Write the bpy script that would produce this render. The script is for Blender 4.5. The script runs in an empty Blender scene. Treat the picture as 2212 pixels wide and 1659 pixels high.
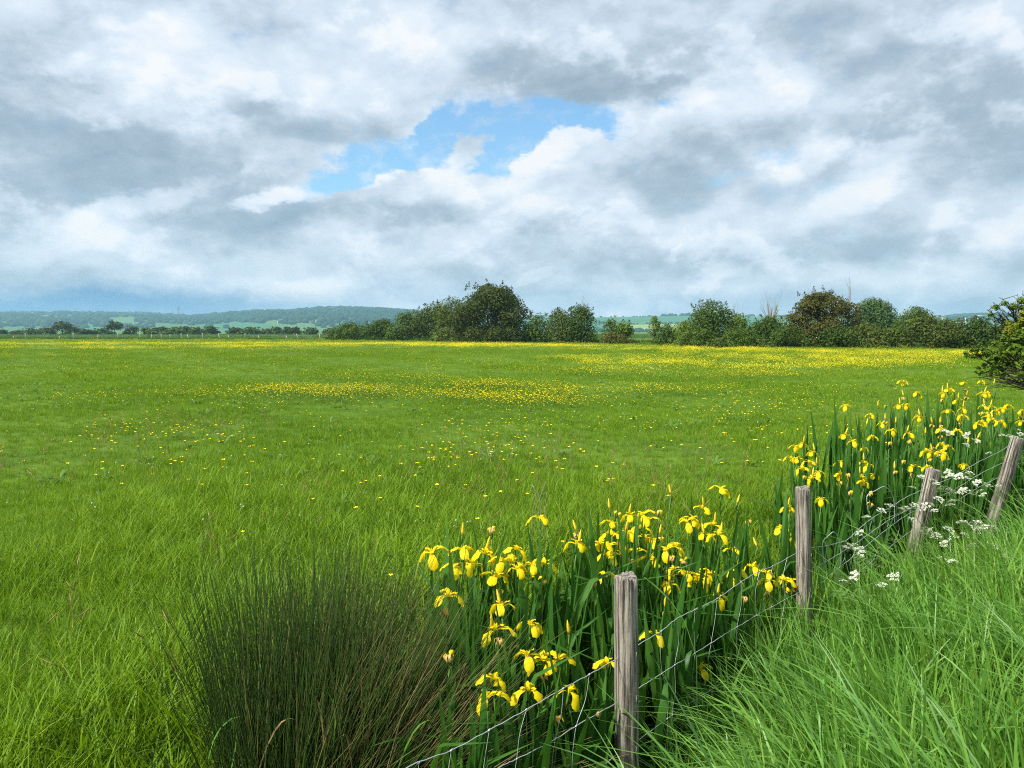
import bpy, math, random
import numpy as np
from mathutils import Vector, Matrix, Euler

S = bpy.context.scene
COL = S.collection
PI = math.pi
R = math.radians

# ------------------------------------------------------------------ camera
EYE = 1.7
FPX = 1671.0                 # focal length of the photograph in pixels at 2212 px width
PITCH = math.atan(113.5 / FPX)
cam_d = bpy.data.cameras.new('camera')
cam_d.sensor_width = 36.0
cam_d.lens = 36.0 * FPX / 2212.0
cam_d.clip_start = 0.05
cam_d.clip_end = 30000.0
cam = bpy.data.objects.new('camera', cam_d)
COL.objects.link(cam)
cam.location = (0, 0, EYE)
cam.rotation_euler = (PI / 2 - PITCH, 0, 0)
S.camera = cam


def ray(px, py):
    """world direction seen at a point of the photograph (2212 px wide), y component 1"""
    v = Vector(((px - 1106.0) / FPX, 1.0, -(py - 829.5) / FPX))
    c, s = math.cos(PITCH), math.sin(PITCH)
    w = Vector((v.x, v.y * c + v.z * s, -v.y * s + v.z * c))
    return w / w.y


def at(px, py, d):
    w = ray(px, py)
    return Vector((w.x * d, d, EYE + w.z * d))


# ------------------------------------------------------------------ render look
S.view_settings.view_transform = 'Standard'
S.view_settings.look = 'None'
S.view_settings.exposure = 0.65
S.view_settings.gamma = 1.0
S.view_settings.use_curve_mapping = False
S.render.engine = 'CYCLES'
S.cycles.max_bounces = 7
S.cycles.diffuse_bounces = 3
S.cycles.glossy_bounces = 2
S.cycles.transmission_bounces = 4
S.cycles.transparent_max_bounces = 6
S.cycles.volume_bounces = 1
S.cycles.sample_clamp_indirect = 4.0
S.cycles.use_denoising = False
S.cycles.filter_width = 1.1
S.cycles.denoiser = 'OPENIMAGEDENOISE'
S.cycles.denoising_input_passes = 'RGB_ALBEDO_NORMAL'
S.cycles.denoising_prefilter = 'ACCURATE'

# ------------------------------------------------------------------ sun
SUN_EL, SUN_AZ = R(51), R(242)           # azimuth clockwise from +Y (the viewing direction)
sun_d = bpy.data.lights.new('sun', 'SUN')
sun_d.energy = 5.0
sun_d.angle = R(5)
sun_d.color = (1.0, 0.96, 0.88)
sun = bpy.data.objects.new('sun', sun_d)
COL.objects.link(sun)
to_sun = Vector((math.sin(SUN_AZ) * math.cos(SUN_EL), math.cos(SUN_AZ) * math.cos(SUN_EL), math.sin(SUN_EL)))
sun.rotation_euler = to_sun.to_track_quat('Z', 'Y').to_euler()
sun.location = (0, 0, 60)

# ------------------------------------------------------------------ sky
W = bpy.data.worlds.new('World')
S.world = W
W.use_nodes = True
NT = W.node_tree
NT.nodes.clear()


def N(kind, **kw):
    n = NT.nodes.new(kind)
    for k, v in kw.items():
        setattr(n, k, v)
    return n


def L(a, b):
    NT.links.new(a, b)


def M(op, a, b=None, c=None, clamp=False):
    n = N('ShaderNodeMath', operation=op, use_clamp=clamp)
    for i, v in enumerate((a, b, c)):
        if v is None:
            continue
        if isinstance(v, (int, float)):
            n.inputs[i].default_value = v
        else:
            L(v, n.inputs[i])
    return n.outputs[0]


def V(op, a, b=None, scale=None):
    n = N('ShaderNodeVectorMath', operation=op)
    for i, v in enumerate((a, b)):
        if v is None:
            continue
        if isinstance(v, tuple):
            n.inputs[i].default_value = v
        else:
            L(v, n.inputs[i])
    if scale is not None:
        if isinstance(scale, (int, float)):
            n.inputs['Scale'].default_value = scale
        else:
            L(scale, n.inputs['Scale'])
    return n.outputs['Value'] if op in ('LENGTH', 'DOT_PRODUCT') else n.outputs[0]


def NOISE(vec, scale, detail, rough=0.55, lac=2.0, out='Fac'):
    n = N('ShaderNodeTexNoise')
    n.noise_dimensions = '3D'
    L(vec, n.inputs['Vector'])
    n.inputs['Scale'].default_value = scale
    n.inputs['Detail'].default_value = detail
    n.inputs['Roughness'].default_value = rough
    n.inputs['Lacunarity'].default_value = lac
    return n.outputs[out]


def MAPR(v, a, b, c, d, kind='SMOOTHSTEP'):
    n = N('ShaderNodeMapRange', interpolation_type=kind)
    n.clamp = True
    L(v, n.inputs['Value'])
    for k, x in zip(('From Min', 'From Max', 'To Min', 'To Max'), (a, b, c, d)):
        n.inputs[k].default_value = x
    return n.outputs[0]


def COMB(x, y, z):
    n = N('ShaderNodeCombineXYZ')
    for i, v in enumerate((x, y, z)):
        if isinstance(v, (int, float)):
            n.inputs[i].default_value = v
        else:
            L(v, n.inputs[i])
    return n.outputs[0]


def MIXC(f, a, b):
    n = N('ShaderNodeMix', data_type='RGBA')
    n.clamp_factor = True
    if isinstance(f, (int, float)):
        n.inputs[0].default_value = f
    else:
        L(f, n.inputs[0])
    for i, v in ((6, a), (7, b)):
        if isinstance(v, tuple):
            n.inputs[i].default_value = (*v, 1)
        else:
            L(v, n.inputs[i])
    return n.outputs[2]


tc = N('ShaderNodeTexCoord')
DIR = tc.outputs['Generated']
sp = N('ShaderNodeSeparateXYZ')
L(DIR, sp.inputs[0])
DX, DY, DZ = sp.outputs
zc = M('MAXIMUM', DZ, 0.0)
az = M('ARCTAN2', DX, DY)
el = M('ARCSINE', DZ)
inv = M('DIVIDE', 1.0, M('ADD', zc, 0.16))
PL = V('SCALE', DIR, scale=inv)                         # a flat cloud deck seen in perspective
PL = V('MULTIPLY', PL, (1.0, 1.0, 0.0))
# the deck drifts upward to the right: shear its rows a little
AE = COMB(az, el, 0.0)


def sub5(c):
    return V('SUBTRACT', c, (0.5, 0.5, 0.5))


AEN = V('MULTIPLY', AE, (1.0, 1.75, 1.0))
w1 = sub5(NOISE(AEN, 4.5, 2.0, 0.5, out='Color'))
w2 = sub5(NOISE(AEN, 13.0, 8.0, 0.66, out='Color'))
AEW = V('ADD', AE, V('MULTIPLY', w1, (0.14, 0.06, 0.0)))
AEW = V('ADD', AEW, V('MULTIPLY', w2, (0.085, 0.055, 0.0)))


def ae(px, py):
    w = ray(px, py)
    return math.atan2(w.x, 1.0), math.atan2(w.z, math.hypot(w.x, 1.0))


def blobs(vec, items, start=None):
    """sum of soft ellipses; each one takes the sum so far as its (negligible) third coordinate"""
    s = N('ShaderNodeSeparateXYZ')
    L(vec, s.inputs[0])
    tot = start
    for px, py, rx, ry, rot, val, *soft in items:
        a0, e0 = ae(px, py)
        n = N('ShaderNodeMapping', vector_type='TEXTURE')
        L(COMB(s.outputs[0], s.outputs[1], 0.0 if tot is None else tot), n.inputs['Vector'])
        n.inputs['Location'].default_value = (a0, e0, 0)
        n.inputs['Rotation'].default_value = (0, 0, R(rot))
        n.inputs['Scale'].default_value = (rx / FPX, ry / FPX, 1e6)
        q = MAPR(V('LENGTH', n.outputs[0]), soft[0] if soft else 0.15, soft[1] if soft else 1.25, val, 0.0)
        tot = q if tot is None else M('ADD', tot, q)
    return tot


# where the deck opens (negative) or carries loose puffs (positive)
H = (0.55, 1.12)
HH = (0.40, 1.14)
GAP = blobs(AEW, [
    (690, 398, 110, 34, 14, -0.9), (790, 352, 150, 50, 22, -1.0), (900, 300, 170, 54, 14, -1.1),
    (1050, 305, 180, 76, 14, -1.1), (1110, 350, 70, 60, 60, -0.9), (1225, 262, 120, 48, 0, -1.2), (1650, 340, 70, 30, 0, -0.40),
    (1460, 212, 50, 16, 0, -0.6), (1540, 395, 50, 30, 0, -0.35),
    (1010, 318, 90, 36, 20, 1.3), (840, 290, 84, 30, 24, 1.1), (985, 280, 34, 30, 80, 0.8), (1235, 290, 50, 26, 0, 0.9),
    (960, 400, 220, 36, 0, 0.7), (1190, 350, 100, 50, 30, 0.9),
])
# lit tops (positive) and shaded undersides (negative) of the separate clouds; H = crisp outline
LIT = blobs(AEW, [
    (1290, 150, 330, 82, 3, -0.24, *HH), (1260, 185, 280, 44, 0, -0.16), (1060, 130, 90, 90, 0, -0.14, *HH), (1450, 60, 300, 50, 0, -0.08),
    (1300, 60, 260, 50, 0, 0.10), (1640, 40, 240, 60, 0, -0.14), (1470, 185, 160, 30, -8, -0.16),
    (2040, 200, 280, 130, -8, -0.17, *HH), (2060, 240, 240, 70, 0, -0.14), (1880, 90, 240, 80, -15, -0.10), (2150, 330, 200, 90, 0, -0.16),
    (20, 360, 380, 130, 0, -0.30), (60, 450, 280, 70, 0, -0.18), (300, 330, 240, 80, 0, -0.18), (480, 430, 240, 60, 10, -0.16), (280, 280, 280, 60, 0, -0.12),
    (680, 270, 190, 46, -5, -0.20, *HH), (30, 160, 210, 80, 0, -0.16, *HH), (520, 240, 180, 50, -10, -0.10),
    (820, 470, 290, 36, 5, -0.32), (540, 500, 170, 60, 10, -0.20, *HH), (1410, 390, 180, 70, 0, -0.26), (1520, 320, 200, 70, 10, -0.12),
    (1750, 545, 280, 34, 6, -0.22), (1420, 570, 260, 34, 6, -0.16), (2000, 490, 260, 60, 10, -0.14), (1020, 575, 330, 34, 4, -0.12),
    (1250, 480, 330, 30, 5, -0.16), (250, 560, 300, 30, 3, -0.06),
    (350, 120, 160, 130, 35, 0.22), (330, 80, 110, 60, 40, 0.12), (260, 200, 160, 60, 30, 0.12), (110, 60, 240, 70, 0, 0.10), (520, 60, 160, 110, 0, 0.10),
    (830, 110, 240, 160, 0, 0.14), (760, 190, 160, 90, 0, 0.12), (1010, 30, 180, 60, 0, 0.10), (140, 220, 80, 40, 0, 0.16, *HH),
    (1190, 305, 110, 48, 30, 0.46, *HH), (1140, 370, 130, 46, 30, 0.30, *HH), (1100, 425, 200, 44, 10, 0.18), (1310, 260, 90, 56, 45, 0.28, *HH), (1420, 250, 180, 60, 0, 0.12),
    (785, 380, 66, 28, 25, 0.52, *HH), (590, 430, 90, 20, 5, 0.58, *HH), (900, 395, 150, 44, 20, 0.18, *HH), (1000, 380, 120, 50, 10, 0.10),
    (1750, 345, 110, 36, 22, 0.34, *HH), (1910, 372, 150, 46, 30, 0.32, *HH), (1820, 440, 140, 40, 25, 0.20, *HH), (1690, 370, 46, 34, 0, 0.2, *H),
    (1545, 600, 78, 27, 15, 0.36, *HH), (1480, 627, 32, 13, 15, 0.24, *H), (1000, 512, 130, 34, 8, 0.22), (880, 562, 96, 24, 5, 0.16, *HH), (1160, 660, 120, 20, 3, 0.2, *HH),
    (300, 440, 200, 24, 18, 0.30, *HH), (190, 490, 130, 44, 25, 0.22, *HH), (380, 560, 220, 26, 5, 0.12, *HH), (700, 495, 150, 26, 10, 0.18, *HH),
    (1600, 220, 150, 60, 10, 0.16), (2130, 100, 150, 70, 0, 0.20), (1660, 170, 160, 40, 0, 0.14), (700, 605, 200, 22, 4, 0.18, *HH),
    (1150, 590, 60, 12, 20, 0.18, *H), (2100, 440, 120, 40, 15, 0.12, *HH), (1480, 548, 34, 9, 25, 0.2, *HH), (1330, 580, 120, 22, 4, 0.14, *HH), (60, 540, 180, 26, 8, 0.12, *HH), (1900, 600, 160, 20, 10, 0.10, *HH),
    (1590, 440, 160, 40, 20, 0.10, *HH),
])
# far rain under the deck at the horizon
RAIN = blobs(AEW, [(40, 668, 640, 52, 0, 1.0), (350, 645, 500, 34, 0, 0.25), (1800, 660, 800, 34, 0, 0.22), (1000, 645, 900, 34, 0, 0.16)])

# the deck's own structure, the same in every direction
SH = V('MULTIPLY', AE, (1.0, 1.55, 1.0))
SHR = N('ShaderNodeMapping')
L(SH, SHR.inputs['Vector'])
SHR.inputs['Rotation'].default_value = (0, 0, R(-22))
SHV = SHR.outputs[0]
n_big = NOISE(PL, 0.95, 5.0, 0.5)
n_mid = NOISE(SHV, 5.2, 8.0, 0.56)
up = V('ADD', SHV, (0.016, 0.045, 0.0))
n_mid2 = NOISE(up, 5.2, 8.0, 0.56)
n_fin = NOISE(SHV, 24.0, 5.0, 0.6)
vo = N('ShaderNodeTexVoronoi', feature='F1')
vo.normalize = True
L(V('ADD', SHV, V('MULTIPLY', w2, (0.09, 0.09, 0.0))), vo.inputs['Vector'])
vo.inputs['Scale'].default_value = 11.0
vo.inputs['Detail'].default_value = 4.0
vo.inputs['Roughness'].default_value = 0.62
puff = M('SUBTRACT', 0.42, vo.outputs['Distance'])          # rounded heads with creases between them

cover = M('ADD', M('ADD', M('MULTIPLY', M('SUBTRACT', n_mid, 0.5), 1.3), M('ADD', M('MULTIPLY', M('SUBTRACT', n_fin, 0.5), 1.1), M('MULTIPLY', puff, 0.35))), M('ADD', GAP, 0.62))
alpha = M('MAXIMUM', M('POWER', MAPR(cover, -0.14, 0.55, 0.0, 1.0), 0.8), MAPR(M('ADD', n_fin, M('MULTIPLY', n_mid, 0.6)), 0.72, 1.05, 0.02, 0.55))
relief = M('ADD', M('MULTIPLY', M('SUBTRACT', n_mid, n_mid2), 1.3), M('MULTIPLY', M('SUBTRACT', n_fin, 0.5), 0.32))
bright = M('ADD', M('ADD', M('MULTIPLY', M('SUBTRACT', n_big, 0.5), 0.16), M('MULTIPLY', M('SUBTRACT', n_mid, 0.5), 0.16)), M('ADD', M('ADD', M('MULTIPLY', LIT, 0.86), M('ADD', relief, M('MULTIPLY', puff, MAPR(n_mid, 0.36, 0.6, 0.06, 0.62)))), 0.49))
# nearer heaps of cloud: crisp lit heads, grey flat undersides
heap = MAPR(n_mid, 0.505, 0.545, 0.0, 1.0)
head = M('SUBTRACT', MAPR(n_mid2, 0.47, 0.57, 1.0, 0.0), 0.42)
bright = M('ADD', bright, M('MULTIPLY', M('MULTIPLY', heap, head), 0.27))
ramp = N('ShaderNodeValToRGB')
L(bright, ramp.inputs[0])
cr = ramp.color_ramp
cr.elements[0].position = 0.0
cr.elements[0].color = (0.205, 0.270, 0.335, 1)
cr.elements[1].position = 1.0
cr.elements[1].color = (0.60, 0.615, 0.63, 1)
for p, c in ((0.25, (0.275, 0.345, 0.415)), (0.5, (0.405, 0.475, 0.55)), (0.76, (0.51, 0.565, 0.625))):
    e = cr.elements.new(p)
    e.color = (*c, 1)
cloud = MIXC(M('MULTIPLY', RAIN, 0.9, clamp=True), ramp.outputs[0], (0.095, 0.205, 0.35))

nishita = N('ShaderNodeTexSky')
nishita.sky_type = 'NISHITA'
nishita.sun_disc = False
nishita.sun_elevation = SUN_EL
nishita.sun_rotation = SUN_AZ
nishita.air_density = 1.3
nishita.dust_density = 0.4
nishita.ozone_density = 2.5
SKY_STR = 0.1
clear = V('MULTIPLY', nishita.outputs[0], (0.78, 1.03, 1.16))
full = MIXC(alpha, clear, V('SCALE', cloud, scale=1.0 / SKY_STR))
bg = N('ShaderNodeBackground')
L(full, bg.inputs['Color'])
bg.inputs['Strength'].default_value = SKY_STR
wo = N('ShaderNodeOutputWorld')
L(bg.outputs[0], wo.inputs['Surface'])
W.cycles.sampling_method = 'MANUAL'
W.cycles.sample_map_resolution = 512

# ------------------------------------------------------------------ helpers: objects
rng = np.random.default_rng(7)
rnd = random.Random(11)


def tag(o, label=None, cat=None, group=None, kind=None):
    for k, v in (('label', label), ('category', cat), ('group', group), ('kind', kind)):
        if v:
            o[k] = v
    return o


def link(name, data, parent=None, loc=(0, 0, 0), rot=None):
    o = bpy.data.objects.new(name, data)
    COL.objects.link(o)
    o.location = loc
    if rot is not None:
        o.rotation_euler = rot
    if parent is not None:
        o.parent = parent
    return o


def mesh(name, verts, faces, mats, midx=None, smooth=True):
    """verts (n,3); faces: list of index lists, or an (m,k) array"""
    me = bpy.data.meshes.new(name)
    if isinstance(faces, np.ndarray):
        verts = np.asarray(verts, dtype=np.float32)
        k = faces.shape[1]
        me.vertices.add(len(verts))
        me.vertices.foreach_set('co', verts.ravel())
        me.loops.add(faces.size)
        me.loops.foreach_set('vertex_index', faces.astype(np.int32).ravel())
        me.polygons.add(len(faces))
        me.polygons.foreach_set('loop_start', np.arange(0, faces.size, k, dtype=np.int32))
        me.update(calc_edges=True)
    else:
        me.from_pydata([tuple(v) for v in verts], [], faces)
        me.update()
    for m in (mats if isinstance(mats, (list, tuple)) else [mats]):
        me.materials.append(m)
    if midx is not None:
        me.polygons.foreach_set('material_index', np.asarray(midx, dtype=np.int32))
    me.polygons.foreach_set('use_smooth', np.full(len(me.polygons), bool(smooth)))
    me.update()
    return me


class MB:
    """collects simple shapes into one mesh"""

    def __init__(self):
        self.v, self.f, self.m = [], [], []

    def add(self, verts, faces, mi=0):
        b = len(self.v)
        self.v += [tuple(v) for v in verts]
        self.f += [[b + i for i in f] for f in faces]
        self.m += [mi] * len(faces)

    def tube(self, pts, radii, sides=5, mi=0, cap=True, phase=0.0):
        pts = [Vector(p) for p in pts]
        n = len(pts)
        if not isinstance(radii, (list, tuple)):
            radii = [radii] * n
        ref = None
        rings = []
        for i, p in enumerate(pts):
            t = (pts[min(i + 1, n - 1)] - pts[max(i - 1, 0)])
            if t.length < 1e-9:
                t = Vector((0, 0, 1))
            t.normalize()
            if ref is None:
                ref = t.orthogonal().normalized()
            ref = (ref - t * ref.dot(t))
            if ref.length < 1e-6:
                ref = t.orthogonal()
            ref.normalize()
            bi = t.cross(ref)
            rings.append([p + (ref * math.cos(phase + 2 * PI * k / sides) + bi * math.sin(phase + 2 * PI * k / sides)) * radii[i] for k in range(sides)])
        vs = [q for r_ in rings for q in r_]
        fs = [[i * sides + k, i * sides + (k + 1) % sides, (i + 1) * sides + (k + 1) % sides, (i + 1) * sides + k] for i in range(n - 1) for k in range(sides)]
        if cap:
            fs += [list(range(sides))[::-1], [(n - 1) * sides + k for k in range(sides)]]
        self.add(vs, fs, mi)

    def ribbon(self, pts, widths, side, mi=0, fold=0.0):
        """a strip along pts; side = width direction; with a folded midrib when fold"""
        n = len(pts)
        side = Vector(side).normalized()
        vs, fs = [], []
        for i, p in enumerate(pts):
            p = Vector(p)
            t = (Vector(pts[min(i + 1, n - 1)]) - Vector(pts[max(i - 1, 0)])).normalized()
            s = (side - t * side.dot(t)).normalized()
            nr = t.cross(s)
            w = widths[i]
            vs += [p - s * w / 2, p + nr * fold * w, p + s * w / 2]
        for i in range(n - 1):
            a = i * 3
            fs += [[a, a + 1, a + 4, a + 3], [a + 1, a + 2, a + 5, a + 4]]
        self.add(vs, fs, mi)

    def box(self, lo, hi, mi=0):
        x0, y0, z0 = lo
        x1, y1, z1 = hi
        self.add([(x0, y0, z0), (x1, y0, z0), (x1, y1, z0), (x0, y1, z0), (x0, y0, z1), (x1, y0, z1), (x1, y1, z1), (x0, y1, z1)],
                 [[3, 2, 1, 0], [4, 5, 6, 7], [0, 1, 5, 4], [1, 2, 6, 5], [2, 3, 7, 6], [3, 0, 4, 7]], mi)

    def mesh(self, name, mats, smooth=True):
        return mesh(name, self.v, self.f, mats, self.m, smooth)


# ------------------------------------------------------------------ helpers: materials
class NG:
    def __init__(self, name):
        self.mat = bpy.data.materials.new(name)
        self.mat.use_nodes = True
        self.t = self.mat.node_tree
        self.t.nodes.clear()
        self.out = self.n('ShaderNodeOutputMaterial')

    def n(self, kind, **kw):
        x = self.t.nodes.new(kind)
        for k, v in kw.items():
            setattr(x, k, v)
        return x

    def l(self, a, b):
        self.t.links.new(a, b)

    def set(self, sock, v):
        if isinstance(v, (int, float)):
            sock.default_value = v
        elif isinstance(v, tuple):
            sock.default_value = (*v, 1) if len(v) == 3 and sock.type == 'RGBA' else v
        else:
            self.l(v, sock)

    def math(self, op, a, b=None, clamp=False):
        x = self.n('ShaderNodeMath', operation=op, use_clamp=clamp)
        self.set(x.inputs[0], a)
        if b is not None:
            self.set(x.inputs[1], b)
        return x.outputs[0]

    def noise(self, vec, scale, detail=4, rough=0.55, out='Fac'):
        x = self.n('ShaderNodeTexNoise')
        if vec is not None:
            self.l(vec, x.inputs['Vector'])
        x.inputs['Scale'].default_value = scale
        x.inputs['Detail'].default_value = detail
        x.inputs['Roughness'].default_value = rough
        return x.outputs[out]

    def mapping(self, vec, scale=(1, 1, 1), rot=(0, 0, 0)):
        x = self.n('ShaderNodeMapping')
        self.l(vec, x.inputs['Vector'])
        x.inputs['Scale'].default_value = scale
        x.inputs['Rotation'].default_value = rot
        return x.outputs[0]

    def ramp(self, fac, stops):
        x = self.n('ShaderNodeValToRGB')
        self.set(x.inputs[0], fac)
        e = x.color_ramp.elements
        e[0].position, e[0].color = stops[0][0], (*stops[0][1], 1)
        e[1].position, e[1].color = stops[-1][0], (*stops[-1][1], 1)
        for p, c in stops[1:-1]:
            k = e.new(p)
            k.color = (*c, 1)
        return x.outputs[0]

    def mix(self, f, a, b, blend='MIX'):
        x = self.n('ShaderNodeMix', data_type='RGBA', blend_type=blend)
        x.clamp_factor = True
        self.set(x.inputs[0], f)
        self.set(x.inputs[6], a)
        self.set(x.inputs[7], b)
        return x.outputs[2]

    def bump(self, h, strength, dist):
        x = self.n('ShaderNodeBump')
        self.l(h, x.inputs['Height'])
        x.inputs['Strength'].default_value = strength
        x.inputs['Distance'].default_value = dist
        return x.outputs[0]

    def pos(self):
        return self.n('ShaderNodeNewGeometry').outputs['Position']

    def isl(self):
        return self.n('ShaderNodeNewGeometry').outputs['Random Per Island']

    def objrand(self):
        return self.n('ShaderNodeObjectInfo').outputs['Random']

    def obj(self):
        return self.n('ShaderNodeTexCoord').outputs['Object']

    def principled(self, color, rough=0.6, spec=0.3, normal=None, metal=0.0):
        x = self.n('ShaderNodeBsdfPrincipled')
        self.set(x.inputs['Base Color'], color)
        self.set(x.inputs['Roughness'], rough)
        x.inputs['Specular IOR Level'].default_value = spec
        x.inputs['Metallic'].default_value = metal
        if normal is not None:
            self.l(normal, x.inputs['Normal'])
        self.shader = x.outputs[0]
        return self

    def leaf(self, color, trans, rough=0.45, spec=0.35, amount=0.4):
        """thin leaf: a reflecting face and light coming through it"""
        self.principled(color, rough, spec)
        t = self.n('ShaderNodeBsdfTranslucent')
        self.set(t.inputs['Color'], trans)
        m = self.n('ShaderNodeMixShader')
        m.inputs[0].default_value = amount
        self.l(self.shader, m.inputs[1])
        self.l(t.outputs[0], m.inputs[2])
        self.shader = m.outputs[0]
        return self

    def done(self):
        self.l(self.shader, self.out.inputs['Surface'])
        return self.mat


def foliage(name, stops, trans_gain=1.3, rough=0.5, amount=0.35, patch=0.0, patch_cols=None, spec=0.3):
    """leaf colours spread over single leaves; optionally drifting over the ground in patches"""
    g = NG(name)
    f = g.math('ADD', g.math('MULTIPLY', g.isl(), 0.6), g.math('MULTIPLY', g.objrand(), 0.4))
    c = g.ramp(f, stops)
    if patch:
        n = g.noise(g.mapping(g.pos(), (1, 1, 0.1)), patch, 6, 0.72)
        c = g.mix(g.ramp(n, [(0.36, (0, 0, 0)), (0.64, (1, 1, 1))]), c, g.mix(0.55, c, patch_cols))
    x = g.n('ShaderNodeMix', data_type='RGBA', blend_type='MULTIPLY')
    x.inputs[0].default_value = 1.0
    g.l(c, x.inputs[6])
    x.inputs[7].default_value = (trans_gain * 1.05, trans_gain, trans_gain * 0.6, 1)
    return g.leaf(c, x.outputs[2], rough, spec, amount).done()


MAT = {}
MAT['meadow'] = foliage('meadow_grass', [(0.0, (0.038, 0.098, 0.006)), (0.35, (0.084, 0.178, 0.008)), (0.70, (0.148, 0.262, 0.010)), (0.90, (0.205, 0.315, 0.022)), (0.96, (0.26, 0.34, 0.04)), (1.0, (0.38, 0.32, 0.12))], 1.5, 0.55, 0.32, 0.35, (0.20, 0.325, 0.012), spec=0.18)
MAT['far_meadow'] = foliage('far_meadow_grass', [(0.0, (0.080, 0.158, 0.008)), (0.5, (0.135, 0.236, 0.010)), (1.0, (0.20, 0.30, 0.016))], 1.4, 0.6, 0.38, 0.12, (0.22, 0.32, 0.014), spec=0.15)
MAT['bank'] = foliage('bank_grass', [(0.0, (0.036, 0.115, 0.012)), (0.35, (0.095, 0.225, 0.022)), (0.75, (0.180, 0.345, 0.038)), (0.985, (0.26, 0.40, 0.06)), (1.0, (0.36, 0.34, 0.15))], 1.5, 0.48, 0.30, 0.8, (0.11, 0.28, 0.045), spec=0.5)
MAT['reed'] = foliage('rough_grass', [(0.0, (0.040, 0.105, 0.015)), (0.6, (0.07, 0.155, 0.022)), (1.0, (0.12, 0.185, 0.035))], 1.2, 0.6, 0.35, 0.1, (0.075, 0.15, 0.03))
MAT['iris_leaf'] = foliage('iris_leaf', [(0.0, (0.023, 0.088, 0.014)), (0.5, (0.042, 0.130, 0.018)), (0.88, (0.076, 0.185, 0.024)), (1.0, (0.14, 0.22, 0.025))], 1.6, 0.45, 0.32, spec=0.22)
MAT['iris_stem'] = foliage('iris_stem', [(0.0, (0.05, 0.15, 0.02)), (1.0, (0.11, 0.22, 0.03))], 1.2, 0.45, 0.15)
MAT['umbel'] = foliage('white_floret', [(0.0, (0.52, 0.56, 0.40)), (0.5, (0.70, 0.72, 0.60)), (1.0, (0.80, 0.80, 0.72))], 0.9, 0.6, 0.25)
MAT['parsley'] = foliage('parsley_green', [(0.0, (0.06, 0.15, 0.02)), (1.0, (0.13, 0.24, 0.04))], 1.3, 0.5, 0.35)
MAT['rush'] = foliage('rush_stem', [(0.0, (0.024, 0.058, 0.012)), (0.50, (0.046, 0.092, 0.018)), (0.78, (0.090, 0.140, 0.028)), (0.88, (0.15, 0.135, 0.045)), (1.0, (0.36, 0.28, 0.12))], 1.0, 0.5, 0.10)
MAT['dry'] = foliage('dry_stem', [(0.0, (0.13, 0.085, 0.035)), (0.5, (0.30, 0.20, 0.085)), (1.0, (0.50, 0.38, 0.20))], 1.0, 0.6, 0.15)


def petal_mat():
    g = NG('iris_petal')
    c = g.ramp(g.math('ADD', g.math('MULTIPLY', g.isl(), 0.5), g.math('MULTIPLY', g.objrand(), 0.5)), [(0.0, (0.80, 0.57, 0.004)), (0.6, (0.88, 0.69, 0.006)), (1.0, (0.92, 0.76, 0.03))])
    return g.leaf(c, (0.95, 0.78, 0.01), 0.55, 0.15, 0.40).done()


def flat_mat(name, col, rough=0.6, spec=0.3, var=0.0, metal=0.0):
    g = NG(name)
    n = g.noise(g.obj(), 9.0, 4, 0.6)
    c = g.mix(n, tuple(x * (1 - var) for x in col), tuple(min(1, x * (1 + var)) for x in col))
    return g.principled(c, rough, spec, None, metal).done()


MAT['petal'] = petal_mat()
MAT['vein'] = flat_mat('petal_vein', (0.24, 0.10, 0.012))
MAT['wither'] = flat_mat('withered_petal', (0.50, 0.30, 0.10), var=0.4)
MAT['bud'] = flat_mat('bud_yellow', (0.72, 0.50, 0.02), var=0.2)
MAT['butter'] = flat_mat('buttercup_petal', (0.92, 0.74, 0.006), 0.55, 0.2, 0.06)
MAT['wire'] = flat_mat('galvanised_wire', (0.42, 0.45, 0.46), 0.45, 0.5, 0.25, 0.35)


def wood_mat(name, dark, light, scale=1.0):
    g = NG(name)
    o = g.obj()
    wob = g.noise(g.mapping(o, (6, 6, 1.2)), 2.0, 3, 0.5, 'Color')
    x = g.n('ShaderNodeVectorMath', operation='MULTIPLY_ADD')
    g.l(wob, x.inputs[0])
    x.inputs[1].default_value = (0.02, 0.02, 0.05)
    g.l(o, x.inputs[2])
    st = g.mapping(x.outputs[0], (85 * scale, 85 * scale, 2.6 * scale))
    grain = g.noise(st, 1.0, 5, 0.65)
    fine = g.noise(g.mapping(o, (260, 260, 12)), 1.0, 3, 0.6)
    big = g.noise(g.mapping(o, (16, 16, 4)), 1.0, 4, 0.6)
    c = g.ramp(grain, [(0.38, dark), (0.48, tuple((a + b) * 0.40 for a, b in zip(dark, light))), (0.56, light), (0.72, tuple(x * 1.25 for x in light))])
    c = g.mix(g.math('MULTIPLY', fine, 0.35), c, tuple(x * 0.45 for x in light))
    c = g.mix(g.ramp(big, [(0.52, (0, 0, 0)), (0.75, (0.6, 0.6, 0.6))]), c, tuple(x * 0.7 for x in dark))
    lich = g.noise(o, 38.0, 4, 0.7)
    c = g.mix(g.ramp(lich, [(0.64, (0, 0, 0)), (0.74, (0.45, 0.45, 0.45))]), c, (0.30, 0.30, 0.22))
    h = g.math('ADD', grain, g.math('MULTIPLY', fine, 0.4))
    return g.principled(c, 0.85, 0.15, g.bump(h, 1.0, 0.010)).done()


MAT['post'] = wood_mat('weathered_post_wood', (0.030, 0.025, 0.020), (0.38, 0.335, 0.275))
MAT['bark'] = flat_mat('bark', (0.075, 0.060, 0.045), 0.9, 0.1, 0.4)
MAT['dead'] = flat_mat('dead_wood', (0.24, 0.21, 0.15), 0.9, 0.1, 0.3)
MAT['pale_post'] = flat_mat('pale_post_wood', (0.34, 0.33, 0.27), 0.9, 0.1, 0.2)

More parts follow.
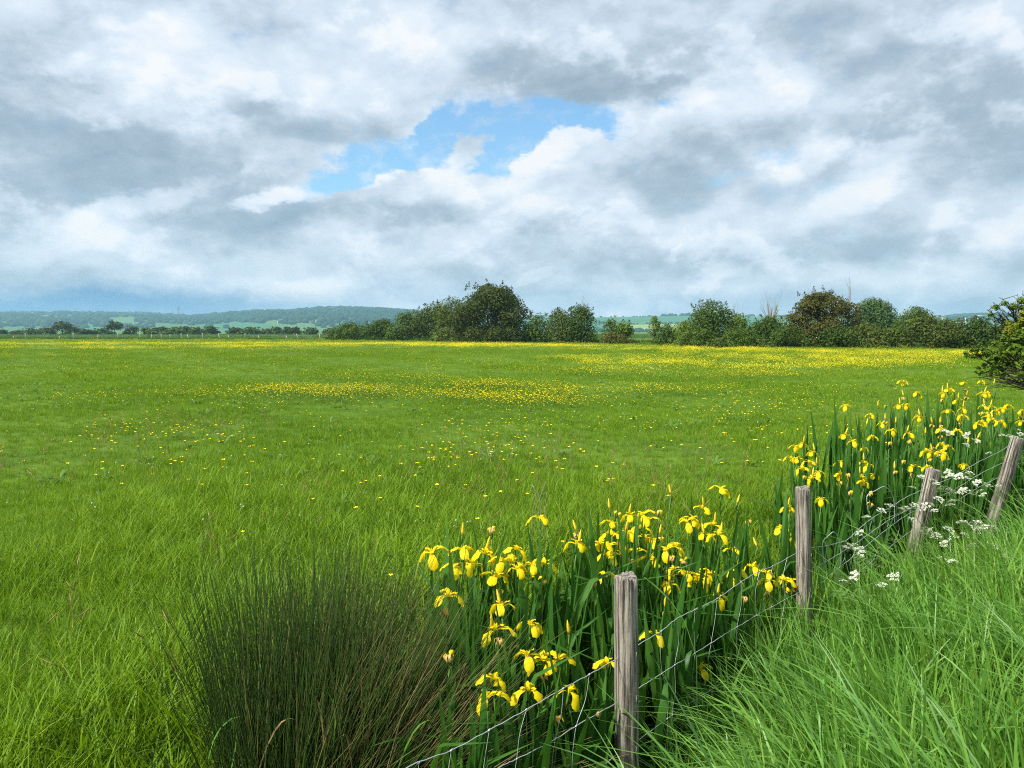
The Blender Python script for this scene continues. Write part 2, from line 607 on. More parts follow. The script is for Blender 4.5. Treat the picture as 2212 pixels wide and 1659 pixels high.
# ------------------------------------------------------------------ the lie of the land
POSTS = [at(1352, 1242, 3.2), at(1734, 1052, 5.0), at(2016, 1013, 6.0), at(2198, 945, 7.0)]
FLINE = [(-3.4, -1.6), (-0.98, 1.45)] + [(p.x, p.y) for p in POSTS] + [(6.3, 8.2), (12.0, 12.6), (22, 20)]


def line_s(x, y):
    """signed distance from the fence line, positive on the camera's side (numpy arrays)"""
    x = np.asarray(x, dtype=float)
    y = np.asarray(y, dtype=float)
    best = np.full(x.shape, 1e9)
    sg = np.ones(x.shape)
    for (ax, ay), (bx, by) in zip(FLINE[:-1], FLINE[1:]):
        dx, dy = bx - ax, by - ay
        t = np.clip(((x - ax) * dx + (y - ay) * dy) / (dx * dx + dy * dy), 0, 1)
        qx, qy = ax + t * dx, ay + t * dy
        d = np.hypot(x - qx, y - qy)
        cr_ = (x - ax) * dy - (y - ay) * dx
        m = d < best
        best = np.where(m, d, best)
        sg = np.where(m, np.sign(cr_), sg)
    return best * sg


def sstep(a, b, v):
    t = np.clip((v - a) / (b - a), 0, 1)
    return t * t * (3 - 2 * t)


def fence_depth(px):
    k = ray(px, 900).x
    for (ax, ay), (bx, by) in zip(FLINE[:-1], FLINE[1:]):
        den = (bx - ax) - k * (by - ay)
        if abs(den) < 1e-9:
            continue
        t = (k * ay - ax) / den
        if 0 <= t <= 1:
            y = ay + t * (by - ay)
            if y > 0.5:
                return y
    return 9.0


def ground_z(x, y):
    x = np.asarray(x, dtype=float)
    y = np.asarray(y, dtype=float)
    s = line_s(x, y)
    near = 1 - sstep(14, 24, np.hypot(x, y))
    z = 0.05 * np.sin(x * 0.31 + 1.3) * np.sin(y * 0.23 + 0.4) * (1 - sstep(60, 140, y)) * sstep(4, 12, y)
    ditch = -0.34 * sstep(-1.9, -0.7, s) * (1 - sstep(-0.15, 0.3, s)) - 0.36 * sstep(-0.15, 0.3, s)
    bank = 0.46 * sstep(0.1, 1.5, s)
    return z + (ditch + bank) * near - 0.25 * sstep(300, 900, np.hypot(x, y))


def warp_axis(n, lo, hi, c):
    u = np.linspace(-1, 1, n)
    k = 9.0
    w = np.sinh(k * u) / np.sinh(k)
    a = np.where(w < 0, w * lo, w * hi) + c
    return a


gx = warp_axis(240, 4380, 4380, 1.0)
gy = warp_axis(240, 900, 4240, 4.0)
GX, GY = np.meshgrid(gx, gy)
GZ = ground_z(GX, GY)
gv = np.stack([GX.ravel(), GY.ravel(), GZ.ravel()], 1)
ii = np.arange(240 * 240).reshape(240, 240)
gf = np.stack([ii[:-1, :-1].ravel(), ii[:-1, 1:].ravel(), ii[1:, 1:].ravel(), ii[1:, :-1].ravel()], 1)


def ground_mat():
    g = NG('meadow_ground')
    p = g.mapping(g.pos(), (1, 1, 0))
    n1 = g.noise(p, 0.035, 4, 0.6)
    n2 = g.noise(p, 0.55, 5, 0.65)
    n3 = g.noise(p, 9.0, 4, 0.7)
    c = g.ramp(n2, [(0.30, (0.042, 0.095, 0.008)), (0.5, (0.072, 0.145, 0.010)), (0.72, (0.115, 0.195, 0.014))])
    c = g.mix(g.ramp(n1, [(0.38, (0, 0, 0)), (0.62, (0.6, 0.6, 0.6))]), c, (0.13, 0.205, 0.012))
    c = g.mix(g.math('MULTIPLY', n3, 0.5), c, (0.032, 0.070, 0.008))
    return g.principled(c, 0.9, 0.1, g.bump(n3, 0.6, 0.05)).done()


MAT['ground'] = ground_mat()
ground = link('field', mesh('field', gv, gf, MAT['ground']))
tag(ground, 'flat green marsh meadow stretching from the fence to the far hills', 'meadow', kind='structure')

# ------------------------------------------------------------------ far hills
RIDGE = [(-900, 690), (-300, 684), (0, 682), (120, 680), (220, 681), (330, 684), (420, 687), (480, 683), (560, 678), (620, 676), (680, 672), (740, 669), (800, 672), (870, 676), (960, 682), (1100, 688), (1290, 686), (1400, 685), (1480, 684), (1600, 684), (1800, 686), (2000, 688), (2100, 683), (2150, 681), (2250, 685), (2700, 690), (3300, 694)]
RPX = np.array([r_[0] for r_ in RIDGE], float)
RPY = np.array([r_[1] for r_ in RIDGE], float)
D0, D1 = 1900.0, 3700.0


def hill_pt(px, f):
    """point on the hill face: px across, f = 0 at its foot to 1 at the ridge, beyond 1 over the back"""
    px = np.asarray(px, float)
    f = np.asarray(f, float)
    k = (px - 1106.0) / FPX
    D = D0 + (D1 - D0) * f
    e = (716.0 - np.interp(px, RPX, RPY) + 0.0) / FPX
    top = e * D1 + EYE
    prof = np.where(f <= 1, sstep(0, 1, 0.12 + 0.88 * np.clip(f, 0, 1)) , 1 - 0.6 * np.clip(f - 1, 0, 1))
    prof = prof * sstep(-0.05, 0.25, f)
    bumps = 3.0 * np.sin(px * 0.021 + f * 3) + 2.0 * np.sin(px * 0.047 + 1 + f * 7)
    z = -0.8 + (top + 0.8) * prof + bumps * np.clip(f, 0, 1) * (1 - np.clip(f - 0.6, 0, 0.4) * 2)
    return k * D, D, z


hp = np.linspace(-560, 2770, 300)
hf = np.linspace(-0.05, 1.28, 40)
HP, HF = np.meshgrid(hp, hf)
hx, hy, hz = hill_pt(HP.ravel(), HF.ravel())
ii = np.arange(300 * 40).reshape(40, 300)
hfaces = np.stack([ii[:-1, :-1].ravel(), ii[:-1, 1:].ravel(), ii[1:, 1:].ravel(), ii[1:, :-1].ravel()], 1)
# field by field: which crop each stretch of hillside carries
cellp = HP[:-1, :-1].ravel()
cellf = HF[:-1, :-1].ravel()
cell = (np.floor((cellp + cellf * 90) / 120).astype(int) * 7 + np.floor(cellf * 5 + np.sin(cellp * 0.01) * 0.6).astype(int) * 3) % 3
cell = np.where((cellp > 1330) & (cellp < 1500) & (cellf > 0.12) & (cellf < 0.3), 3, cell)
cell = np.where((cellp > 1280) & (cellp < 1500) & (cellf > 0.42) & (cellf < 0.95), 1, cell)
MAT['crop_a'] = flat_mat('hill_pasture', (0.055, 0.125, 0.040), 0.95, 0.05, 0.15)
MAT['crop_b'] = flat_mat('hill_wheat', (0.050, 0.135, 0.055), 0.95, 0.05, 0.12)
MAT['crop_c'] = flat_mat('hill_meadow', (0.075, 0.145, 0.045), 0.95, 0.05, 0.15)
MAT['crop_d'] = flat_mat('hill_bright_crop', (0.20, 0.26, 0.06), 0.95, 0.05, 0.1)
hills = link('hills', mesh('hills', np.stack([hx, hy, hz], 1), hfaces, [MAT['crop_a'], MAT['crop_b'], MAT['crop_c'], MAT['crop_d']], cell))
tag(hills, 'low blue green hills with fields along the horizon', 'hills', kind='structure')

# woods on the hills: rounded crowns in masses, hedges between the fields
g = NG('hill_wood_foliage')
c = g.ramp(g.isl(), [(0.0, (0.010, 0.032, 0.014)), (0.6, (0.018, 0.048, 0.018)), (1.0, (0.034, 0.074, 0.026))])
MAT['hillwood'] = g.principled(c, 0.9, 0.1, g.bump(g.noise(g.pos(), 0.35, 4, 0.7), 1.0, 3.0)).done()


def ico_blob(seed):
    r2 = np.random.default_rng(seed)
    me = bpy.data.meshes.new('tmp')
    import bmesh
    bm = bmesh.new()
    bmesh.ops.create_icosphere(bm, subdivisions=2, radius=1)
    v = np.array([q.co[:] for q in bm.verts])
    f = np.array([[q.index for q in t.verts] for t in bm.faces])
    bm.free()
    bpy.data.meshes.remove(me)
    d = v / np.linalg.norm(v, axis=1)[:, None]
    lump = 1 + 0.22 * np.sin(d @ r2.normal(size=3) * 5 + 1) + 0.16 * np.sin(d @ r2.normal(size=3) * 8) + r2.normal(size=len(v)) * 0.05
    return d * lump[:, None], f


BLOBS = [ico_blob(i) for i in range(6)]
spots = []


def strip(px0, f0, px1, f1, n, jit_p, jit_f, r0, r1):
    t = rng.random(n)
    spots.append(np.stack([px0 + (px1 - px0) * t + rng.normal(0, jit_p, n), f0 + (f1 - f0) * t + rng.normal(0, jit_f, n), rng.uniform(r0, r1, n)], 1))


strip(-100, 0.99, 330, 1.0, 150, 3, 0.02, 7, 15)       # ridge line trees
strip(330, 0.99, 480, 0.97, 60, 3, 0.03, 7, 14)
strip(470, 0.99, 900, 0.98, 220, 3, 0.03, 8, 14)
strip(440, 0.55, 880, 0.62, 420, 10, 0.14, 6, 11)     # the big wood
strip(560, 0.82, 900, 0.84, 330, 10, 0.09, 6, 11)
strip(620, 0.35, 900, 0.38, 240, 10, 0.09, 6, 10)
strip(300, 0.42, 640, 0.45, 220, 6, 0.05, 6, 10)
strip(240, 0.70, 460, 0.66, 130, 8, 0.05, 6, 9)
strip(-100, 0.62, 130, 0.35, 180, 10, 0.08, 6, 10)
strip(-100, 0.84, 270, 0.84, 240, 6, 0.06, 6, 11)
strip(-100, 0.50, 240, 0.42, 260, 8, 0.10, 6, 11)
strip(330, 0.84, 600, 0.84, 200, 8, 0.06, 6, 11)
strip(-60, 0.22, 330, 0.20, 90, 6, 0.03, 5, 8)
strip(900, 0.9, 1280, 0.9, 60, 6, 0.05, 5, 9)
strip(1285, 1.0, 1500, 1.0, 26, 3, 0.01, 3, 6)
strip(1290, 0.36, 1490, 0.33, 36, 3, 0.01, 3, 5)
strip(1290, 0.06, 1490, 0.07, 60, 3, 0.03, 4, 7)
strip(1430, 0.95, 1520, 0.86, 30, 4, 0.03, 5, 9)
strip(1600, 0.98, 2300, 0.98, 150, 4, 0.02, 5, 9)
strip(2060, 0.75, 2300, 0.7, 120, 10, 0.08, 6, 10)
strip(1900, 0.5, 2300, 0.45, 90, 10, 0.08, 6, 10)
sp_ = np.concatenate(spots)
bx, by, bz = hill_pt(sp_[:, 0], sp_[:, 1])
bv, bf = [], []
off = 0
for i in range(len(sp_)):
    v, f = BLOBS[i % 6]
    r_ = sp_[i, 2]
    a = rng.uniform(0, 2 * PI)
    ca, sa = math.cos(a), math.sin(a)
    w = v * np.array([r_ * 1.15, r_ * 1.15, r_])
    bv.append(np.stack([w[:, 0] * ca - w[:, 1] * sa + bx[i], w[:, 0] * sa + w[:, 1] * ca + by[i], w[:, 2] + bz[i] + r_ * 0.45], 1))
    bf.append(f + off)
    off += len(v)
hw = link('hillside_woods', mesh('hillside_woods', np.concatenate(bv), np.concatenate(bf), MAT['hillwood']))
tag(hw, 'dark blue green woods and hedges over the far hills', 'woods', kind='stuff')

# the air between here and the hills
hz_ = MB()
hz_.box((-4420, -930, -2.2), (4420, 4300, 140))
g = NG('haze')
v = g.n('ShaderNodeVolumePrincipled')
v.inputs['Color'].default_value = (0.42, 0.72, 1.0, 1)
v.inputs['Density'].default_value = 0.00015
v.inputs['Anisotropy'].default_value = 0.2
g.l(v.outputs[0], g.out.inputs['Volume'])
haze = link('haze', hz_.mesh('haze', g.mat, False))
tag(haze, 'thin blue haze that fades the far hills', 'haze', kind='stuff')

# ------------------------------------------------------------------ grass and other ground cover
def vnoise(x, y, seed=0):
    """smooth noise 0..1 over the ground"""
    r2 = np.random.default_rng(seed)
    t = np.zeros(np.shape(x))
    amp, tot = 1.0, 0.0
    for o in range(4):
        for k in range(3):
            a = r2.uniform(0, 2 * PI)
            f = (1.9 ** o) * r2.uniform(0.8, 1.25)
            t = t + amp * np.sin((np.cos(a) * x + np.sin(a) * y) * f + r2.uniform(0, 7))
            tot += amp
        amp *= 0.62
    return np.clip(0.5 + t / tot * 1.25, 0, 1)


def blade_arrays(bx, by, h, w, d, lean, bend, droop, twist, seg=3):
    """n blades of grass as strips; returns verts (n*2*(seg+1),3), quads"""
    n = len(bx)
    ts = np.linspace(0, 1, seg + 1)
    wid = np.interp(ts, [0, 0.35, 0.75, 1.0], [0.75, 1.0, 0.62, 0.05])
    V_ = np.zeros((n, seg + 1, 2, 3))
    cd, sd = np.cos(d), np.sin(d)
    pd = d + PI / 2 + twist
    for i, t in enumerate(ts):
        off = h * (lean * t + bend * t * t)
        z = h * (t * np.sqrt(np.maximum(1 - (lean * 0.6) ** 2, 0.2)) - droop * t ** 3)
        cx, cy = bx + cd * off, by + sd * off
        hw_ = w * wid[i] / 2
        tw = pd + twist * t
        V_[:, i, 0] = np.stack([cx - np.cos(tw) * hw_, cy - np.sin(tw) * hw_, z], 1)
        V_[:, i, 1] = np.stack([cx + np.cos(tw) * hw_, cy + np.sin(tw) * hw_, z], 1)
    base = (np.arange(n) * 2 * (seg + 1))[:, None, None]
    q = np.array([[2 * i, 2 * i + 1, 2 * i + 3, 2 * i + 2] for i in range(seg)])[None]
    return V_.reshape(-1, 3), (base + q).reshape(-1, 4)


def tuft(name, mat, n, rad, h, w, lean=0.25, bend=0.3, droop=0.1, wind=0.0, seg=3, seed=0):
    r2 = np.random.default_rng(seed)
    rr = rad * np.sqrt(r2.random(n))
    aa = r2.uniform(0, 2 * PI, n)
    d = np.where(r2.random(n) < wind, r2.normal(0, 0.55, n), aa + r2.normal(0, 0.9, n))
    v, q = blade_arrays(rr * np.cos(aa), rr * np.sin(aa), r2.uniform(h[0], h[1], n) * (1 - 0.25 * rr / rad), r2.uniform(w[0], w[1], n), d,
                        r2.uniform(0.02, lean, n), r2.uniform(0.0, bend, n), r2.uniform(0, droop, n), r2.normal(0, 0.5, n), seg)
    return mesh(name, v, q, mat)


def scatter(name, protos, pos, rot, scale, idx, label, parent=None):
    """one object of kind stuff: points carrying copies of a few tufts"""
    pc = bpy.data.collections.new(name + '_forms')
    for i, me in enumerate(protos):
        pc.objects.link(bpy.data.objects.new('%s_form_%02d' % (name, i), me))
    n = len(pos)
    me = bpy.data.meshes.new(name)
    me.vertices.add(n)
    me.vertices.foreach_set('co', np.asarray(pos, np.float32).ravel())
    a = me.attributes.new('turn', 'FLOAT_VECTOR', 'POINT')
    a.data.foreach_set('vector', np.asarray(rot, np.float32).ravel())
    a = me.attributes.new('size', 'FLOAT_VECTOR', 'POINT')
    sc = np.asarray(scale, np.float32)
    if sc.ndim == 1:
        sc = np.repeat(sc[:, None], 3, 1)
    a.data.foreach_set('vector', np.ascontiguousarray(sc).ravel())
    a = me.attributes.new('form', 'INT', 'POINT')
    a.data.foreach_set('value', np.asarray(idx, np.int32))
    o = link(name, me, parent)
    nt = bpy.data.node_groups.new(name + '_spread', 'GeometryNodeTree')
    nt.interface.new_socket('Geometry', in_out='INPUT', socket_type='NodeSocketGeometry')
    nt.interface.new_socket('Geometry', in_out='OUTPUT', socket_type='NodeSocketGeometry')
    gi, go = nt.nodes.new('NodeGroupInput'), nt.nodes.new('NodeGroupOutput')
    ci = nt.nodes.new('GeometryNodeCollectionInfo')
    ci.inputs['Collection'].default_value = pc
    ci.inputs['Separate Children'].default_value = True
    ci.inputs['Reset Children'].default_value = True
    ip = nt.nodes.new('GeometryNodeInstanceOnPoints')
    ip.inputs['Pick Instance'].default_value = True

    def attr(nm, ty):
        x = nt.nodes.new('GeometryNodeInputNamedAttribute')
        x.data_type = ty
        x.inputs['Name'].default_value = nm
        return x.outputs[0]
    nt.links.new(gi.outputs[0], ip.inputs['Points'])
    nt.links.new(ci.outputs[0], ip.inputs['Instance'])
    nt.links.new(attr('form', 'INT'), ip.inputs['Instance Index'])
    er = nt.nodes.new('FunctionNodeEulerToRotation')
    nt.links.new(attr('turn', 'FLOAT_VECTOR'), er.inputs[0])
    nt.links.new(er.outputs[0], ip.inputs['Rotation'])
    nt.links.new(attr('size', 'FLOAT_VECTOR'), ip.inputs['Scale'])
    nt.links.new(ip.outputs[0], go.inputs[0])
    md = o.modifiers.new('spread', 'NODES')
    md.node_group = nt
    tag(o, label, None, kind='stuff')
    return o


HALF = 0.72         # a little wider than the view, so a step aside still shows grass


def wedge(d0, d1, per_m2, seed, left=HALF, right=HALF):
    """points spread evenly over the ground between two distances"""
    r2 = np.random.default_rng(seed)
    area = (left + right) / 2 * (d1 * d1 - d0 * d0) + 1.2 * (d1 - d0)
    n = int(area * per_m2)
    y = np.sqrt(r2.uniform(d0 * d0, d1 * d1, n))
    u = r2.random(n)
    x = -(left * y + 0.6) + u * ((left + right) * y + 1.2)
    return x, y, r2


def clump_boxes():
    return None


# -- meadow
near_forms = [tuft('meadow_tuft', MAT['meadow'], 26, 0.085, (0.05, 0.20), (0.0034, 0.0070), 0.60, 0.60, 0.20, 0.3, 3, 100 + i) for i in range(6)]
near_forms += [tuft('meadow_tuft', MAT['meadow'], 22, 0.08, (0.12, 0.34), (0.0040, 0.0080), 0.45, 0.75, 0.32, 0.35, 5, 120 + i) for i in range(4)]
EDGE = 170.0


def field_end(x):
    """distance at which the mown meadow stops: along the hedge on one side, along the wire fence on the other"""
    x = np.asarray(x, float)
    return np.interp(x, [-140, -60, -40, -3, 8, 22, 38, 47, 60], [176, 166, 158, 130, 120, 104, 94, 82, 70])


def lay_grass(name, d0, d1, dens, forms, tall_from, hs, seed, label, smin=-0.25, keep=None):
    x, y, r2 = wedge(d0, d1, dens, seed)
    s = line_s(x, y)
    m = (s < smin) & (y < field_end(x))
    if keep is not None:
        m &= keep(x, y, r2)
    x, y, s = x[m], y[m], s[m]
    nz = vnoise(x * 0.9, y * 0.9, 3)
    nz2 = vnoise(x * 0.22, y * 0.22, 5)
    tall = sstep(-3.2, -1.2, s) * 0.55 + sstep(0.55, 0.8, nz2) * 0.3 + sstep(4.2, 2.6, y) * 0.45
    sc = hs * (1 - 0.16 * sstep(4, 8, y)) * r2.uniform(0.75, 1.2, len(x)) * (0.50 + 0.56 * nz + tall * 0.45)
    idx = np.where(r2.random(len(x)) < np.clip(0.12 + 0.5 * tall, 0, 0.85), r2.integers(tall_from, len(forms), len(x)), r2.integers(0, tall_from, len(x)))
    rot = np.stack([r2.normal(0, 0.10, len(x)), r2.normal(0, 0.10, len(x)), r2.normal(2.6, 1.5, len(x))], 1)
    return scatter(name, forms, np.stack([x, y, ground_z(x, y) - 0.004], 1), rot, sc, idx, label)


lay_grass('meadow_grass', 1.6, 11, 270, near_forms, 6, 1.0, 21, 'short bright green meadow grass in the near part of the field', keep=lambda x, y, r2: r2.random(len(x)) < sstep(11, 6.0, y))
mid_forms = [tuft('meadow_tuft', MAT['meadow'], 34, 0.17, (0.07, 0.18), (0.0045, 0.008), 0.45, 0.45, 0.15, 0.3, 2, 140 + i) for i in range(5)]
mid_forms += [tuft('meadow_tuft', MAT['meadow'], 26, 0.16, (0.14, 0.27), (0.005, 0.009), 0.35, 0.5, 0.15, 0.3, 3, 160 + i) for i in range(3)]
lay_grass('meadow_grass', 5.5, 32, 74, mid_forms, 5, 0.78, 22, 'short green meadow grass in the middle of the field', keep=lambda x, y, r2: r2.random(len(x)) < sstep(5.5, 10.0, y) * sstep(32, 20, y))
far_forms = [tuft('meadow_tuft', MAT['far_meadow'], 26, 0.42, (0.07, 0.17), (0.012, 0.022), 0.4, 0.4, 0.1, 0.2, 2, 180 + i) for i in range(5)]
lay_grass('meadow_grass', 19, 75, 8.0, far_forms, 4, 1.0, 23, 'short green meadow grass far out in the field', keep=lambda x, y, r2: r2.random(len(x)) < sstep(19, 30, y))
farther = [tuft('meadow_tuft', MAT['far_meadow'], 26, 1.0, (0.08, 0.18), (0.03, 0.05), 0.4, 0.4, 0.1, 0.2, 2, 190 + i) for i in range(4)]
lay_grass('meadow_grass', 75, 172, 1.3, farther, 3, 1.0, 24, 'short green meadow grass at the far end of the field')

# -- what else grows in the meadow: dry stalks, seed heads, broad leaves, white clover heads
def stalk_form(seed):
    r2 = random.Random(seed)
    b = MB()
    for k in range(3):
        h = r2.uniform(0.16, 0.36)
        o = Vector((r2.gauss(0, 0.05), r2.gauss(0, 0.05), 0))
        lx, ly = r2.gauss(0, 0.22), r2.gauss(0, 0.22)
        pts = [o, o + Vector((lx * 0.3, ly * 0.3, 0.55)) * h, o + Vector((lx, ly, 1.0)) * h]
        b.tube(pts, [0.0013, 0.0011, 0.0008], 3, 0, False)
        if r2.random() < 0.7:
            e = pts[2]
            b.tube([e, e + Vector((lx * 0.08, ly * 0.08, 0.02)), e + Vector((lx * 0.16, ly * 0.16, 0.045))], [0.0012, 0.0034, 0.0008], 4, 0)
    return b.mesh('seed_stalk', [MAT['dry']])


def dock_form(seed):
    r2 = random.Random(seed)
    b = MB()
    for k in range(5):
        a = r2.uniform(0, 6.3)
        c, s = math.cos(a), math.sin(a)
        L_ = r2.uniform(0.10, 0.22)
        up_ = r2.uniform(0.5, 1.1)
        b.ribbon([(0, 0, 0), (c * L_ * 0.35, s * L_ * 0.35, L_ * 0.45 * up_), (c * L_ * 0.7, s * L_ * 0.7, L_ * 0.6 * up_), (c * L_, s * L_, L_ * 0.5 * up_)], [0.006, 0.036, 0.044, 0.004], (-s, c, 0), 0, 0.12)
    return b.mesh('broad_leaf_plant', [MAT['parsley']])


def clover_form(seed):
    r2 = random.Random(seed)
    b = MB()
    h = r2.uniform(0.10, 0.2)
    b.tube([(0, 0, 0), (0.005, 0, h)], 0.001, 3, 1, False)
    for k in range(10):
        d = Vector((r2.gauss(0, 1), r2.gauss(0, 1), r2.gauss(0.4, 1))).normalized() * 0.008
        q = Vector((0.005, 0, h))
        b.tube([q, q + d], [0.0018, 0.0032], 3, 0)
    return b.mesh('clover_head', [MAT['umbel'], MAT['parsley']])


def sprinkle(name, forms, d0, d1, dens, seed, label, thr=0.45, sc=(0.8, 1.2)):
    x, y, r2 = wedge(d0, d1, dens, seed)
    m = (line_s(x, y) < -0.9) & (vnoise(x * 0.7, y * 0.7, seed) > thr)
    x, y = x[m], y[m]
    n = len(x)
    scatter(name, forms, np.stack([x, y, ground_z(x, y) - 0.005], 1), np.stack([r2.normal(0, 0.1, n), r2.normal(0, 0.1, n), r2.uniform(0, 6.3, n)], 1), r2.uniform(sc[0], sc[1], n), r2.integers(0, len(forms), n), label)


sprinkle('seed_stalks', [stalk_form(i) for i in range(5)], 2.0, 14, 4.5, 61, 'dry straw coloured seed stalks scattered through the meadow grass')
sprinkle('broad_leaf_plants', [dock_form(i) for i in range(5)], 2.0, 26, 0.8, 62, 'broad leaved weeds scattered low in the meadow grass', 0.5)
sprinkle('clover', [clover_form(i) for i in range(4)], 5.0, 20, 2.5, 63, 'small white clover heads scattered in the meadow grass', 0.6)

# -- tall grass of the bank on the near side of the fence
bank_forms = [tuft('bank_tuft', MAT['bank'], 10, 0.07, (0.50, 0.92), (0.012, 0.023), 0.50, 0.95, 0.58, 0.85, 8, 200 + i) for i in range(6)]
bank_forms += [tuft('bank_tuft', MAT['bank'], 12, 0.07, (0.42, 0.82), (0.007, 0.014), 0.22, 0.40, 0.14, 0.6, 5, 220 + i) for i in range(5)]
bank_forms += [tuft('bank_tuft', MAT['bank'], 16, 0.08, (0.18, 0.38), (0.006, 0.011), 0.5, 0.5, 0.2, 0.4, 4, 240 + i) for i in range(3)]


def lay_bank(d0, d1, dens, hs, seed, label):
    x, y, r2 = wedge(d0, d1, dens, seed, 0.35, 0.85)
    s = line_s(x, y)
    m = (s > -0.12) & (s < 7)
    x, y, s = x[m], y[m], s[m]
    m = (r2.random(len(x)) < sstep(-0.16, 0.10, s))
    x, y, s = x[m], y[m], s[m]
    arch = sstep(0.45, 0.60, vnoise(x * 0.9 + 4, y * 0.9, 8)) * 0.75 + 0.10
    arch = np.where(x > y * 0.47, arch * 0.35, arch)
    u = r2.random(len(x))
    idx = np.where(u < 0.16, r2.integers(11, 14, len(x)), np.where(u < 0.16 + 0.84 * arch, r2.integers(0, 6, len(x)), r2.integers(6, 11, len(x))))
    nz = vnoise(x * 1.1, y * 1.1, 9)
    sc = hs * r2.uniform(0.75, 1.15, len(x)) * (0.62 + 0.5 * nz) * (0.62 + 0.38 * sstep(-0.1, 0.7, s)) * (1 - 0.36 * sstep(4.2, 3.2, y) * sstep(0.9, 0.2, s))
    yaw = r2.normal(PI * 0.98, 0.55, len(x))
    rot = np.stack([r2.normal(0, 0.10, len(x)), r2.normal(0, 0.10, len(x)), yaw], 1)
    scatter('bank_grass', bank_forms, np.stack([x, y, ground_z(x, y) - 0.01], 1), rot, sc, idx, label)


lay_bank(1.25, 4.6, 105, 1.1, 31, 'tall lush arching grass on the bank in front of the fence')
lay_bank(4.6, 14, 55, 1.22, 32, 'tall grass on the bank further along the fence')

# -- rough uncut strip along the far fence and under the hedges
reed_forms = [tuft('rough_tuft', MAT['reed'], 40, 0.9, (0.35, 0.7), (0.03, 0.06), 0.3, 0.4, 0.15, 0.3, 2, 260 + i) for i in range(5)]
n = 5200
rx = rng.uniform(-125, 60, n)
ry = field_end(rx) + np.abs(rng.normal(0, 1, n)) * np.where(rx < -38, 9.0, 1.4) + 0.3
rs = np.where(rx < -38, rng.uniform(0.5, 1.0, n), rng.uniform(0.6, 1.3, n))
scatter('rough_grass', reed_forms, np.stack([rx, ry, np.full(n, -0.03)], 1), np.stack([np.zeros(n), np.zeros(n), rng.uniform(0, 6.3, n)], 1), rs,
        rng.integers(0, 5, n), 'strip of rough uncut grass along the far edge of the field')
n = 5000
rx = rng.uniform(-330, 140, n)
ry = rng.uniform(180, 420, n)
scatter('rough_grass', reed_forms, np.stack([rx, ry, np.full(n, -0.12)], 1), np.stack([np.zeros(n), np.zeros(n), rng.uniform(0, 6.3, n)], 1),
        np.stack([rng.uniform(1.5, 2.6, n), rng.uniform(1.5, 2.6, n), rng.uniform(0.7, 1.5, n)], 1), rng.integers(0, 5, n), 'dull green rough grassland beyond the far field edge')

# ------------------------------------------------------------------ buttercups
def buttercup_mesh(seed, stem=True, petals=5):
    r2 = random.Random(seed)
    b = MB()
    hgt = r2.uniform(0.20, 0.32)
    tx, ty = r2.uniform(-0.05, 0.05), r2.uniform(-0.05, 0.05)
    if stem:
        b.tube([(0, 0, 0), (tx * 0.3, ty * 0.4, hgt * 0.5), (tx, ty, hgt)], [0.0012, 0.001, 0.0009], 3, 1, False)
    for k in range(petals):
        a = 2 * PI * k / petals + r2.uniform(-0.1, 0.1)
        c, s = math.cos(a), math.sin(a)
        pr = r2.uniform(0.011, 0.0135)
        pw = pr * 0.62
        def q(u, v, z):
            return (tx + c * u - s * v, ty + s * u + c * v, hgt + z)
        b.add([q(0.001, 0, 0), q(pr * 0.55, -pw, 0.004), q(pr * 0.55, pw, 0.004), q(pr, -pw * 0.55, 0.010), q(pr, pw * 0.55, 0.010)], [[0, 1, 2], [1, 3, 4, 2]], 0)
    return b.mesh('buttercup', [MAT['butter'], MAT['iris_stem']])


# (px, py, half width, half height, heads per square metre)
BANDS = [(900, 843, 420, 13, 190), (620, 850, 320, 13, 50), (1150, 853, 240, 13, 80), (1330, 830, 200, 9, 120), (1080, 822, 180, 8, 100), (1480, 832, 140, 8, 60), (860, 815, 180, 8, 30), (250, 860, 180, 11, 20),
         (1700, 790, 280, 12, 70), (1600, 806, 200, 7, 45), (1850, 777, 260, 10, 46), (1420, 780, 200, 6, 65), (1300, 798, 240, 8, 28), (1650, 770, 260, 5, 44), (1950, 763, 260, 6, 58), (1700, 758, 320, 4, 50),
         (1480, 752, 260, 2.6, 60), (1150, 746, 320, 2.0, 55), (1300, 768, 170, 4, 40), (900, 742, 240, 1.6, 75), (540, 740.5, 300, 1.8, 42), (620, 746, 220, 2.0, 40), (130, 741, 180, 1.6, 36), (250, 749, 150, 1.6, 26), (420, 750, 170, 1.4, 24), (30, 748, 120, 1.6, 26),
         (1600, 870, 280, 18, 14), (1250, 870, 320, 22, 10), (1700, 850, 220, 14, 15), (700, 880, 420, 20, 7), (300, 945, 220, 30, 12), (1050, 1000, 200, 32, 11), (1150, 940, 300, 32, 7), (1450, 900, 280, 26, 9), (450, 1040, 260, 40, 4), (760, 1060, 160, 40, 4)]
BHEAD = 0.24


def px_of(x, y):
    return 1106 + FPX * x / y, 716 + FPX * (EYE - BHEAD) / y


def bdens(x, y, seed=40):
    px, py = px_of(x, y)
    d = np.full(np.shape(x), 0.0)
    wob = (vnoise(x * 0.35, y * 0.35, seed) - 0.5)
    for bx_, by_, hw_, hh_, v in BANDS:
        q = ((px - bx_) / hw_) ** 2 + ((py - by_ + wob * hh_ * 1.4) / hh_) ** 2
        d = np.maximum(d, v * np.clip(1.6 - 1.5 * q, 0, 1))
    nn = vnoise(x * 1.1, y * 1.1, seed + 1)
    d = d * (0.35 + 1.2 * sstep(0.3, 0.7, nn))
    return d + 3.2 * sstep(0.35, 0.75, vnoise(x * 0.55, y * 0.55, seed + 2)) * sstep(4.0, 6.0, y) + 0.4


